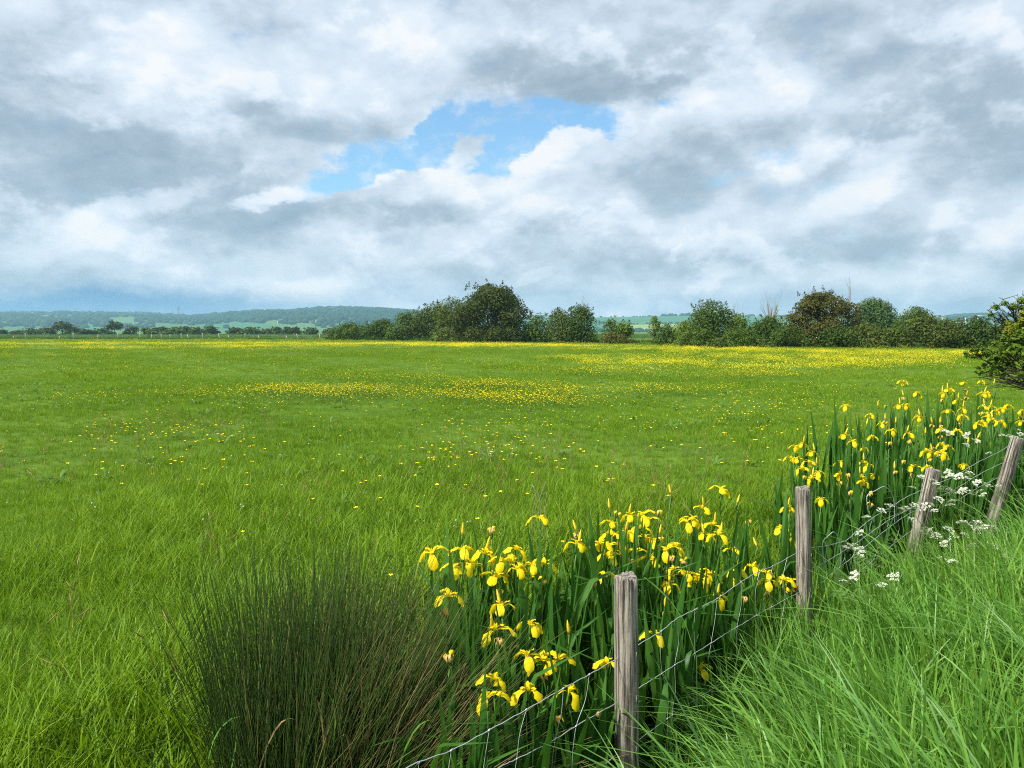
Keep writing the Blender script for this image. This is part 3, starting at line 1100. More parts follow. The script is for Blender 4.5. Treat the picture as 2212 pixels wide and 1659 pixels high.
def pick_buttercups(d0, d1, dmax, seed, div=1.0):
    x, y, r2 = wedge(d0, d1, dmax / div, seed)
    m = (r2.random(len(x)) * dmax < 1.15 * bdens(x, y)) & (line_s(x, y) < -1.5) & (y < field_end(x) - 0.5)
    return x[m], y[m], r2


bforms = [buttercup_mesh(i) for i in range(6)]
x, y, r2 = pick_buttercups(3.2, 30, 200, 51)
order = np.argsort(y)
x, y = x[order], y[order]
inview = np.abs(x) < 0.66 * y
first = np.flatnonzero(inview)[:300]
rest = np.setdiff1d(np.arange(len(x)), first)
for k in first:
    o = link('buttercup', bforms[k % 6], None, (x[k], y[k], float(ground_z(x[k], y[k])) - 0.01), (rnd.uniform(-0.12, 0.12), rnd.uniform(-0.12, 0.12), rnd.uniform(0, 6.3)))
    o.scale = [rnd.uniform(1.05, 1.4)] * 3
    tag(o, 'small yellow buttercup on a thin stem in the near meadow grass', 'buttercup', 'buttercups in the near meadow')


def spread_cups(x, y, r2, forms, sc, label):
    n = len(x)
    rot = np.stack([r2.normal(0, 0.12, n), r2.normal(0, 0.12, n), r2.uniform(0, 6.3, n)], 1)
    scatter('buttercups', forms, np.stack([x, y, ground_z(x, y) - 0.01], 1), rot, sc, r2.integers(0, len(forms), n), label)


spread_cups(x[rest], y[rest], r2, bforms, r2.uniform(0.80, 1.12, len(rest)), 'yellow buttercups in drifts across the middle of the meadow')


def cup_drift(seed, n, rad, head):
    """a dozen or so buttercup heads standing together, for the far drifts"""
    r2 = random.Random(seed)
    b = MB()
    for k in range(n):
        rr, a = rad * math.sqrt(r2.random()), r2.uniform(0, 2 * PI)
        cx, cy, cz = rr * math.cos(a), rr * math.sin(a), r2.uniform(0.18, 0.30)
        for j in range(3):
            a = 2 * PI * j / 3 + r2.uniform(0, 1)
            c, s = math.cos(a), math.sin(a)
            b.add([(cx, cy, cz), (cx + c * head - s * head * 0.6, cy + s * head + c * head * 0.6, cz + head * 0.75), (cx + c * head + s * head * 0.6, cy + s * head - c * head * 0.6, cz + head * 0.75)], [[0, 1, 2]], 0)
    return b.mesh('buttercup_drift', [MAT['butter']])


dforms = [cup_drift(i, 14, 0.45, 0.016) for i in range(5)]
x, y, r2 = pick_buttercups(30, 70, 110, 52, 14.0)
spread_cups(x, y, r2, dforms, r2.uniform(0.9, 1.2, len(x)), 'far yellow drifts of buttercups in the meadow')
dforms = [cup_drift(i + 9, 30, 0.9, 0.022) for i in range(5)]
x, y, r2 = pick_buttercups(70, 165, 110, 53, 30.0)
spread_cups(x, y, r2, dforms, r2.uniform(0.9, 1.1, len(x)), 'farthest yellow bands of buttercups below the hedge')

# ------------------------------------------------------------------ yellow irises
def sword_leaf(seed):
    """unit long sword leaf standing on the origin"""
    r2 = random.Random(seed)
    b = MB()
    lean, bend = r2.uniform(0.02, 0.14), r2.uniform(-0.04, 0.12)
    kink = r2.random() < 0.18
    pts, wid = [], []
    for i in range(9):
        t = i / 8
        x = lean * t + bend * t ** 2.6
        z = t * (1 - 0.25 * lean * lean) - 0.10 * abs(bend) * t ** 3
        if kink and t > 0.72:
            x += (t - 0.72) * 0.75
            z -= (t - 0.72) * 0.65
        pts.append((x, 0.02 * math.sin(t * 3 + seed), z))
        wid.append(0.048 * (0.70 + 0.55 * t - 0.35 * t * t) * (1 if t < 0.6 else max(0.03, 1 - ((t - 0.6) / 0.4) ** 1.5)))
    b.ribbon(pts, wid, (0.25 * math.sin(seed * 1.7), 1, 0), 0, 0.10)
    return b.mesh('leaf', [MAT['iris_leaf']])


LEAVES = [sword_leaf(i) for i in range(14)]


def fall_mesh(seed):
    """the broad hanging petal, from the flower's heart outward along +X"""
    r2 = random.Random(seed)
    b = MB()
    dr = r2.uniform(0.6, 1.25)
    fl = r2.uniform(0.9, 1.12)
    fo = r2.uniform(0.85, 1.35)
    prof = [(0.000, 0.000, 0.008), (0.014, 0.010, 0.013), (0.028 * fo, 0.015, 0.020), (0.042 * fo, 0.011, 0.032), (0.054 * fo, 0.000 * dr, 0.041), (0.063 * fo, -0.015 * dr, 0.043), (0.069 * fo, -0.030 * dr, 0.033), (0.071 * fo, -0.041 * dr, 0.008)]
    vs, fs = [], []
    for i, (x, z, w) in enumerate(prof):
        w *= fl
        for j in range(5):
            u = (j - 2) / 2
            ruf = 0.0035 * math.sin(i * 2.1 + j * 1.9 + seed) * abs(u)
            vs.append((x - 0.006 * u * u * (1 if i > 3 else 0.2) + ruf, u * w / 2, z - 0.10 * w * u * u + ruf))
    for i in range(len(prof) - 1):
        for j in range(4):
            fs.append([i * 5 + j, i * 5 + j + 1, (i + 1) * 5 + j + 1, (i + 1) * 5 + j])
    b.add(vs, fs, 0)
    for sy in (-1, 1):
        b.add([(0.022, sy * 0.001, 0.0150), (0.034, sy * 0.0075, 0.0150), (0.040, sy * 0.002, 0.0135)], [[0, 1, 2]], 1)
    return b.mesh('petal', [MAT['petal'], MAT['vein']])


def crest_mesh(seed):
    b = MB()
    b.ribbon([(0.001, 0, 0.004), (0.010, 0, 0.020), (0.022, 0, 0.027), (0.032, 0, 0.024), (0.037, 0, 0.030)], [0.008, 0.013, 0.017, 0.015, 0.005], (0, 1, 0), 0, 0.12)
    return b.mesh('petal', [MAT['petal']])


def heart_mesh(seed):
    """tube, ovary and the three small upright inner petals"""
    b = MB()
    b.tube([(0, 0, -0.055), (0, 0, -0.035), (0, 0, -0.012), (0, 0, 0.004)], [0.003, 0.0055, 0.004, 0.006], 5, 1)
    for k in range(3):
        a = 2 * PI * k / 3 + PI / 3
        c, s = math.cos(a), math.sin(a)
        b.ribbon([(c * 0.004, s * 0.004, 0), (c * 0.010, s * 0.010, 0.014), (c * 0.012, s * 0.012, 0.028)], [0.004, 0.007, 0.002], (-s, c, 0), 0, 0.05)
    return b.mesh('flower', [MAT['petal'], MAT['iris_stem']])


FALLS = [fall_mesh(i) for i in range(7)]
CRESTS = [crest_mesh(i) for i in range(2)]
HEART = heart_mesh(0)


def whole_flower(seed):
    """a flower in one mesh, for plants too far off to show single petals"""
    r2 = random.Random(seed)
    b = MB()
    for me, rots in ((HEART, [0.0]), (FALLS[seed % 7], [0.0]), (FALLS[(seed + 2) % 7], [2 * PI / 3]), (FALLS[(seed + 4) % 7], [4 * PI / 3]), (CRESTS[0], [0, 2 * PI / 3, 4 * PI / 3])):
        names = [m_.name for m_ in me.materials]
        ids = {'iris_petal': 0, 'petal_vein': 1, 'iris_stem': 2}
        for ro in rots:
            mt_ = Matrix.Rotation(ro + r2.uniform(-0.25, 0.25), 3, 'Z')
            base = len(b.v)
            b.v += [tuple(mt_ @ q.co) for q in me.vertices]
            for p in me.polygons:
                b.f.append([base + i for i in p.vertices])
                b.m.append(ids[names[p.material_index]])
    return b.mesh('flower', [MAT['petal'], MAT['vein'], MAT['iris_stem']])


WHOLE = [whole_flower(i) for i in range(8)]


def bud_mesh():
    b = MB()
    b.tube([(0, 0, -0.05), (0, 0, -0.02), (0, 0, 0.0)], [0.003, 0.006, 0.005], 5, 1)
    b.tube([(0, 0, -0.004), (0.001, 0, 0.018), (0, 0.001, 0.042), (0, 0, 0.066)], [0.005, 0.0085, 0.006, 0.001], 6, 0)
    return b.mesh('bud', [MAT['bud'], MAT['iris_stem']])


def wither_mesh(seed):
    r2 = random.Random(seed)
    b = MB()
    b.tube([(0, 0, -0.04), (0, 0, -0.015), (0, 0, 0.0)], [0.003, 0.006, 0.004], 5, 1)
    for k in range(4):
        a = r2.uniform(0, 6.3)
        c, s = math.cos(a), math.sin(a)
        b.ribbon([(0, 0, 0), (c * 0.012, s * 0.012, 0.016), (c * 0.022, s * 0.022, 0.008 + r2.uniform(-0.01, 0.01)), (c * 0.020, s * 0.020, -0.012)], [0.005, 0.014, 0.016, 0.005], (-s, c, 0.4), 0 if k % 2 else 2, 0.2)
    return b.mesh('withered_flower', [MAT['wither'], MAT['iris_stem'], MAT['petal']])


BUD = bud_mesh()
WITHER = [wither_mesh(i) for i in range(3)]


def iris_stem_mesh(base, top, seed):
    """stem from the plant's base to just under its flower, with a sheath leaf"""
    r2 = random.Random(seed)
    b = MB()
    d = top - base
    side = Vector((r2.uniform(-1, 1), r2.uniform(-1, 1), 0)) * 0.02
    pts = [d * t + side * math.sin(PI * t) for t in (0, 0.3, 0.6, 0.85, 1.0)]
    b.tube(pts, [0.0055, 0.005, 0.0045, 0.004, 0.0035], 5, 0)
    p = pts[3]
    a = r2.uniform(0, 6.3)
    o = Vector((math.cos(a), math.sin(a), 0))
    b.ribbon([p, p + o * 0.010 + Vector((0, 0, 0.05)), p + o * 0.022 + Vector((0, 0, 0.10)), p + o * 0.03 + Vector((0, 0, 0.14))], [0.010, 0.014, 0.010, 0.001], Vector((-o.y, o.x, 0)), 0, 0.15)
    return b.mesh('stem', [MAT['iris_stem']])


IRIS_COUNT = 0


def add_leaves(t, n, length, spread, r2, behind=False):
    for k in range(n):
        a = r2.uniform(-0.1, 1.1) * PI if behind else r2.uniform(0, 2 * PI)
        rr = spread * math.sqrt(r2.random())
        L_ = length * r2.uniform(0.66, 1.04)
        o = link('leaf', LEAVES[r2.randrange(len(LEAVES))], t, (math.cos(a) * rr, math.sin(a) * rr, -0.01), (r2.gauss(0, 0.05), r2.gauss(0, 0.05), r2.uniform(0, 2 * PI)))
        o.scale = (L_ * r2.uniform(0.9, 1.1), max(0.85, L_) * r2.uniform(0.9, 1.15), L_)


def iris(tip, kind, near, label, group, nleaves, leaf_len=None):
    """tip = the heart of the flower; the plant grows from the ditch below it"""
    global IRIS_COUNT
    IRIS_COUNT += 1
    r2 = random.Random(1000 + IRIS_COUNT)
    bx_, by_ = tip.x + r2.gauss(0, 0.05), tip.y + r2.gauss(0, 0.05)
    s = float(line_s(bx_, by_))
    if s > -0.06:
        k = 0.08 + s
        bx_ -= 0.72 * k
        by_ += 0.69 * k
    base = Vector((bx_, by_, float(ground_z(bx_, by_))))
    t = link('yellow_iris', None, None, base)
    t.empty_display_size = 0.1
    tag(t, label, 'iris', group)
    top = tip - Vector((0, 0, 0.05))
    link('stem', iris_stem_mesh(base, top, IRIS_COUNT), t)
    loc = tip - base
    rot = (r2.gauss(0, 0.14), r2.gauss(0, 0.14), r2.uniform(0, 2 * PI))
    sc = r2.uniform(0.82, 1.06) if near else r2.uniform(0.68, 0.90)
    extra = ''
    if kind == 'f':
        if near:
            f = link('flower', HEART, t, loc, rot)
            f.scale = (sc, sc, sc)
            for k in range(3):
                link('petal', FALLS[r2.randrange(7)], f, (0, 0, 0), (0, r2.uniform(-0.35, 0.18), 2 * PI * k / 3 + r2.uniform(-0.2, 0.2)))
                link('petal', CRESTS[0], f, (0, 0, 0), (0, r2.uniform(-0.2, 0.2), 2 * PI * k / 3 + r2.uniform(-0.1, 0.1)))
        else:
            f = link('flower', WHOLE[r2.randrange(8)], t, loc, rot)
            f.scale = (sc, sc, sc)
        if r2.random() < 0.28:
            extra = 'a bud'
            link('bud', BUD, t, loc + Vector((r2.uniform(-0.02, 0.02), r2.uniform(-0.02, 0.02), 0.025)), (r2.gauss(0, 0.15), r2.gauss(0, 0.15), 0))
        if r2.random() < 0.2:
            extra = 'a withered bloom' if not extra else 'bud and withered bloom'
            link('withered_flower', WITHER[r2.randrange(3)], t, loc + Vector((r2.uniform(-0.02, 0.02), r2.uniform(-0.02, 0.02), -0.07)), (r2.gauss(0, 0.5), r2.gauss(0, 0.5), 0))
    elif kind == 'b':
        link('bud', BUD, t, loc - Vector((0, 0, 0.03)), (rot[0], rot[1], 0))
        if r2.random() < 0.4:
            link('withered_flower', WITHER[r2.randrange(3)], t, loc - Vector((0, 0, 0.06)), (0.3, 0.3, 0))
    else:
        link('withered_flower', WITHER[r2.randrange(3)], t, loc, (r2.gauss(0, 0.4), r2.gauss(0, 0.4), 0))
    t['label'] = label.replace('#', (' with ' + extra) if extra else '')
    h = tip.z - base.z
    add_leaves(t, nleaves, (leaf_len or h), 0.10, r2, True)
    return t


# flowers of the near clump, from the photograph
C1 = [(125, 435), (285, 425), (230, 515), (295, 490), (410, 435), (355, 500), (465, 570), (575, 415), (550, 480), (580, 520), (665, 500), (725, 495), (705, 250), (215, 665), (500, 725), (445, 305, 'w'), (285, 300, 'b'),
      (650, 820), (465, 850), (485, 910, 'w'), (635, 990), (715, 1010), (800, 1010), (455, 1115), (425, 1215), (640, 1175), (860, 1185), (1065, 1030), (215, 990, 'w'), (1025, 1290, 'w'), (805, 1335, 'w'), (900, 385), (1090, 275), (1085, 335),
      (1195, 235), (1262, 225), (1290, 255), (1125, 215, 'w'), (1030, 385), (1070, 450), (1135, 440), (1180, 330), (1270, 350), (1320, 375), (1385, 420), (1435, 400), (1220, 430), (1195, 480, 'w'), (1345, 210, 'w'), (1300, 470), (1430, 525),
      (1415, 460, 'w'), (1500, 550), (1400, 605), (1590, 560), (1620, 550), (1560, 580), (1320, 880), (1570, 1060), (1715, 1000, 'w'), (1670, 670), (1500, 265), (1525, 250), (1580, 190), (1640, 280), (1665, 335), (1590, 340), (1680, 90),
      (1745, 420), (1770, 530), (1745, 585), (1855, 505), (1830, 265, 'w'), (1930, 540), (1930, 590), (2025, 580), (2060, 585), (2045, 185), (2010, 300), (2060, 370), (1810, 680, 'w'), (1060, 560), (1000, 590, 'w'), (720, 575, 'w'),
      (1410, 85, 'b'), (1080, 165, 'b'), (860, 830, 'b'), (1770, 135, 'b'), (1875, 370, 'b'), (900, 280, 'b'), (1380, 690, 'b'), (1240, 300), (1130, 390), (1480, 470, 'w'), (1350, 300, 'b'), (500, 480)]
SPECIAL = {
    (125, 435): 'outermost yellow iris standing alone above the rush tussock',
    (705, 250): 'tall single yellow iris raised over the leaves near two dry stalks',
    (900, 385): 'wide open yellow iris with arms spread like wings above sword leaves',
    (1400, 605): 'large open yellow iris just behind the top of the near post, above the top wire',
    (1320, 880): 'open yellow iris crossed by the top wire beside the near post',
    (1570, 1060): 'low yellow iris tucked against the tall bank grass under the wires',
    (1680, 90): 'highest yellow iris of the near clump with a pointed bud over it',
    (2045, 185): 'yellow iris at the top edge of the second post',
    (640, 1175): 'low yellow iris with two hanging petals just above the top wire',
    (425, 1215): 'lowest yellow iris leaning over brown rush stems',
    (860, 1185): 'yellow iris seen through the top wire left of the near post',
    (1065, 1030): 'yellow iris half hidden by the left edge of the near post',
    (650, 820): 'yellow iris with curled narrow petals above another open flower',
    (1410, 85, 'b'): 'tall iris stem with only a closed pointed bud against the grass',
    (860, 830, 'b'): 'iris stem ending in a pale yellow pointed bud by withered petals',
    (215, 990, 'w'): 'iris stem of shrivelled flowers among the brown rush stems',
    (1670, 670): 'small yellow iris touching the top wire between the posts',
    (1580, 190): 'round drooping yellow iris just below the highest flower',
    (215, 665): 'yellow iris with one big hanging petal beside the rush tips',
    (500, 725): 'yellow iris alone in dark leaves above the low flowers',
}
for it in C1:
    qx, qy = 884.8 + 0.4 * it[0], 1023 + 0.4 * it[1]
    ylow = np.interp(qx, [930, 1000, 1150, 1350, 1720], [1560, 1560, 1530, 1440, 1270])
    yhigh = np.interp(qx, [930, 1150, 1400, 1560, 1720], [1180, 1110, 1090, 1050, 1080])
    tt = float(np.clip((ylow - qy) / (ylow - yhigh), 0, 1.05))
    d = fence_depth(qx) + 0.10 + (0.10 + 1.35 * tt ** 1.25) * (1.0 if qx > 1000 else 0.9)
    kind = it[2] if len(it) > 2 else 'f'
    if it in SPECIAL:
        lab, grp = SPECIAL[it], 'irises of the near clump'
    else:
        if qx < 1110:
            zone = 'beside the rush tussock'
        elif qx < 1230:
            zone = 'halfway between rush and near post'
        elif qx < 1330:
            zone = 'just left of the near post'
        elif qx < 1420:
            zone = 'above the near post'
        elif qx < 1520:
            zone = 'right of the near post'
        elif qx < 1610:
            zone = 'midway between the two nearer posts'
        else:
            zone = 'left of the second post'
        row = 'high ' if tt > 0.72 else ('low ' if tt < 0.4 else '')
        lab = row + {'f': 'yellow iris flower#, ', 'b': 'iris stem ending in a closed bud ', 'w': 'iris stem with a withered flower '}[kind] + zone
        grp = 'irises of the near clump'
    iris(at(qx, qy, d), kind, True, lab, grp, 4)

C2 = [(1095, 190), (1590, 205), (1735, 190), (1830, 185, 'b'), (1210, 285), (1100, 280, 'b'), (1420, 290), (1450, 265), (1480, 255), (1610, 280, 'b'), (1750, 290), (1775, 285), (1540, 345), (1460, 430), (1580, 415), (1570, 470), (630, 390),
      (1060, 390), (1115, 385), (830, 460), (800, 510, 'b'), (925, 530), (1000, 590), (890, 365, 'b'), (950, 470, 'b'), (1035, 500, 'b'), (1220, 480), (1330, 500, 'b'), (1395, 500, 'b'), (1740, 390), (1800, 400), (1850, 430), (1900, 410), (1940, 385),
      (1780, 480), (1690, 540), (1730, 520), (1820, 500), (1890, 520), (1770, 450), (2060, 430), (2050, 520), (1700, 620, 'b'), (630, 630), (690, 680), (840, 640), (1140, 615), (780, 735), (980, 690, 'w'), (220, 720), (280, 700), (180, 810), (230, 820),
      (360, 770), (330, 845), (395, 830, 'b'), (275, 895), (410, 930), (360, 975), (590, 850), (780, 850), (820, 880), (590, 945), (650, 950, 'w'), (755, 960), (775, 1005), (855, 955), (825, 1100, 'w'), (825, 1185, 'w'), (430, 1150), (660, 1090, 'w'), (1175, 885),
      (1090, 840, 'w'), (1025, 865, 'b'), (1290, 885), (1290, 755), (1330, 770), (1410, 700), (1460, 720), (1400, 760), (1415, 780), (1410, 580), (1530, 590), (1590, 870), (1620, 660, 'b'), (1275, 585, 'b'), (960, 390, 'w')]
SPECIAL2 = {
    (1095, 190): 'yellow iris standing highest at the left of the far clump against the meadow',
    (1735, 190): 'yellow iris raised in front of the thorny bush',
    (1590, 205): 'yellow iris with two petals hanging apart above the far clump',
    (630, 390): 'lone yellow iris above dark blades at the left edge of the far clump',
    (1175, 885): 'yellow iris just left of the top of the leaning third post',
    (1590, 870): 'yellow iris between the two leaning posts behind white flowers',
    (430, 1150): 'lowest yellow iris of the far clump with two hanging petals beside the second post',
    (1140, 615): 'broad open yellow iris alone in the middle of the far clump',
    (1060, 390): 'yellow iris of a close pair among sword leaves in the far clump',
    (1830, 185, 'b'): 'iris stem with a single bud in front of the dark thorny bush',
    (925, 530): 'yellow iris with three petals hanging down in the far clump',
}
for it in C2:
    qx, qy = 1659 + 0.2666 * it[0], 774.3 + 0.2666 * it[1]
    ylow = np.interp(qx, [1700, 1880, 2000, 2212], [1090, 1090, 1010, 935])
    yhigh = np.interp(qx, [1700, 1830, 1950, 2212], [950, 870, 820, 815])
    tt = float(np.clip((ylow - qy) / (ylow - yhigh), 0, 1.0))
    d = fence_depth(qx) + 0.25 + 2.3 * tt
    kind = it[2] if len(it) > 2 else 'f'
    if it in SPECIAL2:
        lab = SPECIAL2[it]
    else:
        if qx < 1740:
            zone = 'at the near end of far clump'
        elif qx < 1830:
            zone = 'in far clump right of second post'
        elif qx < 1930:
            zone = 'in far clump above the wire hoops'
        elif qx < 1990:
            zone = 'in far clump left of third post'
        elif qx < 2060:
            zone = 'in far clump right of third post'
        elif qx < 2120:
            zone = 'in far clump left of fourth post'
        else:
            zone = 'in far clump below the thorny bush'
        row = 'high ' if tt > 0.72 else ('low ' if tt < 0.4 else '')
        lab = row + {'f': 'yellow iris flower#, ', 'b': 'iris stem with a closed bud ', 'w': 'iris stem with a withered flower '}[kind] + zone
    iris(at(qx, qy, d), kind, False, lab, 'irises of the far clump', 4)


# plants without a flower fill the two clumps between them
def iris_fan(x, y, length, n, label, group):
    t = link('yellow_iris', None, None, (x, y, float(ground_z(x, y))))
    t.empty_display_size = 0.1
    tag(t, label, 'iris', group)
    add_leaves(t, n, length, 0.08, rnd)


cnt = 0
while cnt < 84:
    qx = rnd.uniform(950, 1730)
    fd = fence_depth(qx)
    d = fd + (rnd.uniform(0.08, 1.35) if qx > 1330 or rnd.random() < 0.3 else rnd.uniform(0.4, 1.35))
    if qx > 1560 and d - fd > 0.75:
        continue
    w = ray(qx, 800)
    x = w.x * d
    s = float(line_s(x, d))
    if s > -0.07:
        continue
    iris_fan(x, d, (0.76 if qx < 1330 else 0.70) + 0.25 * min(1, (d - fd)) + rnd.uniform(-0.12, 0.12), 7, ('tall' if d - fd > 0.7 else 'shorter') + ' flowerless iris fan ' + ('beside the rush tussock' if qx < 1110 else 'left of the near post' if qx < 1330 else 'right of the near post' if qx < 1530 else 'left of the second post') + (' at the back' if d - fd > 0.7 else ' behind the wires'), 'leafy irises of the near clump')
    cnt += 1
for k in range(16):
    qx = 985 + k * 22 + rnd.uniform(-8, 8)
    d = fence_depth(qx) + rnd.uniform(0.08, 0.36)
    x = ray(qx, 800).x * d
    if float(line_s(x, d)) < -0.06:
        iris_fan(x, d, rnd.uniform(0.52, 0.70), 6, 'short flowerless iris fan low behind the wires left of the near post', 'leafy irises of the near clump')
cnt = 0
while cnt < 66:
    qx = rnd.uniform(1730, 2330)
    fd = fence_depth(min(qx, 2250))
    d = fd + rnd.uniform(0.1, 2.5)
    x = ray(qx, 800).x * d
    if float(line_s(x, d)) > -0.1:
        continue
    iris_fan(x, d, (0.92 if qx > 1820 else 0.74) + 0.14 * (d - fd) + rnd.uniform(-0.12, 0.12), 7, 'flowerless iris fan in the far clump ' + ('by the second post' if qx < 1830 else 'above the wire hoops' if qx < 1960 else 'behind the third post' if qx < 2100 else 'below the thorny bush') + (', at its back' if d - fd > 1.3 else ', at its front'), 'leafy irises of the far clump')
    cnt += 1

# ------------------------------------------------------------------ rush tussock
RB = at(640, 1640, 3.0)
RBX, RBY = RB.x, RB.y
RBZ = float(ground_z(RBX, RBY))
rush = link('rush_tussock', None, None, (RBX, RBY, RBZ))
tag(rush, 'big dark green tussock of fine rush stems leaning over brown ones beside the irises', 'rush')


def rush_stems(n, seed, ang, length, wid, drop, mat, name, spread=(0.36, 0.22), off=(0, 0)):
    """fine round stems; ang draws the sideways lean of each"""
    r2 = np.random.default_rng(seed)
    b = MB()
    for i in range(n):
        a = r2.uniform(0, 2 * PI)
        rr = math.sqrt(r2.random())
        x0, y0 = off[0] + rr * math.cos(a) * spread[0], off[1] + rr * math.sin(a) * spread[1]
        th = ang(r2, x0)
        fy = r2.normal(0, 0.20) + y0 * 0.7
        L_ = length * r2.uniform(0.66, 1.04) * (1.0 - 0.25 * max(0.0, rr - 0.6))
        dirv = Vector((math.sin(th), fy * 0.8, max(0.04, math.cos(th)))).normalized()
        sag = drop * r2.uniform(0.2, 1.0) * max(0.05, abs(math.sin(th)))
        cu = r2.normal(0.01, 0.08)
        pts = []
        for t in (0, 0.35, 0.7, 1.0):
            p = Vector((x0, y0, -0.03)) + dirv * L_ * t
            p.x += cu * t * t
            p.z -= sag * L_ * t ** 2.4
            pts.append(p)
        w = wid * r2.uniform(0.75, 1.25)
        b.tube(pts, [w, w, w * 0.8, w * 0.3], 3, 0, False)
    me = b.mesh(name, [mat])
    o = link(name, me, rush)
    o['kind'] = 'stuff'
    return o


rush_stems(950, 1, lambda r2, x: r2.normal(0.05, 0.14) + x * 0.36, 1.24, 0.0021, 0.05, MAT['rush'], 'upright_stems', (0.27, 0.2))
rush_stems(950, 2, lambda r2, x: abs(r2.normal(0.22, 0.26)) + x * 0.25, 1.16, 0.0021, 0.10, MAT['rush'], 'leaning_stems', (0.30, 0.22), (0.08, 0))
rush_stems(620, 3, lambda r2, x: r2.normal(0.74, 0.26), 0.92, 0.0020, 0.18, MAT['rush'], 'sprawling_stems', (0.30, 0.22), (0.12, 0))
rush_stems(760, 4, lambda r2, x: r2.normal(1.20, 0.24), 0.92, 0.0023, 0.20, MAT['dry'], 'dry_stems', (0.34, 0.24), (0.12, -0.06))
rush_stems(40, 5, lambda r2, x: -abs(r2.normal(0.32, 0.2)), 0.95, 0.0019, 0.2, MAT['rush'], 'outlying_stems', (0.2, 0.2), (-0.08, 0))
rush_stems(300, 7, lambda r2, x: r2.normal(0.62, 0.22), 0.96, 0.0020, 0.16, MAT['dry'], 'straw_stems', (0.26, 0.2), (0.16, -0.02))
rush_stems(70, 6, lambda r2, x: r2.normal(0.5, 0.9), 0.5, 0.0018, 0.5, MAT['dry'], 'dead_stems', (0.4, 0.25), (0.0, -0.1))
# loose broad blades that curl out of its foot
for k, (px_, py_, qx_, qy_, hx_) in enumerate([(500, 1659, 480, 1560, 530), (560, 1659, 640, 1555, 600), (720, 1610, 665, 1490, 740), (700, 1650, 660, 1500, 700), (450, 1640, 560, 1550, 470), (760, 1659, 740, 1590, 750), (860, 1659, 940, 1560, 900)]):
    p0_, p2_ = at(px_, py_, 2.72), at(qx_, qy_, 2.66)
    p1_ = at(hx_, min(py_, qy_) - 25, 2.68)
    b = MB()
    pts = [(p0_ * (1 - t) ** 2 + p1_ * 2 * t * (1 - t) + p2_ * t * t) - rush.location for t in (0, 0.2, 0.4, 0.6, 0.8, 1.0)]
    b.ribbon(pts, [0.005, 0.007, 0.007, 0.006, 0.004, 0.001], (0.7, -0.5, 0.3), 0, 0.1)
    link('blade', b.mesh('blade', [MAT['bank'] if k % 2 == 0 else MAT['dry']]), rush)

# ------------------------------------------------------------------ the wire fence
fence = link('wire_fence', None, None, (POSTS[0].x, POSTS[0].y, 0))
tag(fence, 'old stock fence of grey weathered posts and wire running past the irises', 'fence')


def post_mesh(radius, length, seed, taper=0.06, sides=48, rings=22):
    """round weathered post: split grain, worn top; origin at its top centre, hanging down"""
    r2 = np.random.default_rng(seed)
    th = np.linspace(0, 2 * PI, sides, endpoint=False)
    groove = np.zeros(sides)
    for k in range(13):
        c0, w_, dpt = r2.uniform(0, 2 * PI), r2.uniform(0.05, 0.14), r2.uniform(0.03, 0.15)
        dd = np.angle(np.exp(1j * (th - c0)))
        groove -= dpt * np.exp(-(dd / w_) ** 2)
    low = sum(r2.uniform(-0.035, 0.035) * np.cos(k * th + r2.uniform(0, 6)) for k in (2, 3, 5))
    b = MB()
    zs = [-length * i / (rings - 1) for i in range(rings)]
    zs = [0.0, -0.006, -0.014] + zs[1:]
    vs = []
    for i, z in enumerate(zs):
        bev = 0.80 if i == 0 else (0.93 if i == 1 else 1.0)
        g_ = groove * (0.75 + 0.5 * math.sin(z * 7 + seed)) + low + r2.normal(0, 0.012, sides)
        r_ = radius * bev * (1 + g_ + taper * -z / length)
        wob = 0.004 * math.sin(z * 5 + seed)
        for t, rr in zip(th, r_):
            tip = (0.006 * math.sin(2 * t + seed) + float(r2.normal(0, 0.0012))) if i < 2 else 0.0
            vs.append((math.cos(t) * rr + wob, math.sin(t) * rr, z + tip))
    fs = [[i * sides + k, (i + 1) * sides + k, (i + 1) * sides + (k + 1) % sides, i * sides + (k + 1) % sides] for i in range(len(zs) - 1) for k in range(sides)]
    vs.append((0, 0, 0.001))
    fs += [[k, (k + 1) % sides, len(vs) - 1] for k in range(sides)]
    b.add(vs, fs, 0)
    me = b.mesh('post', [MAT['post']])
    for p in me.polygons:
        p.use_smooth = len(p.vertices) == 4
    return me


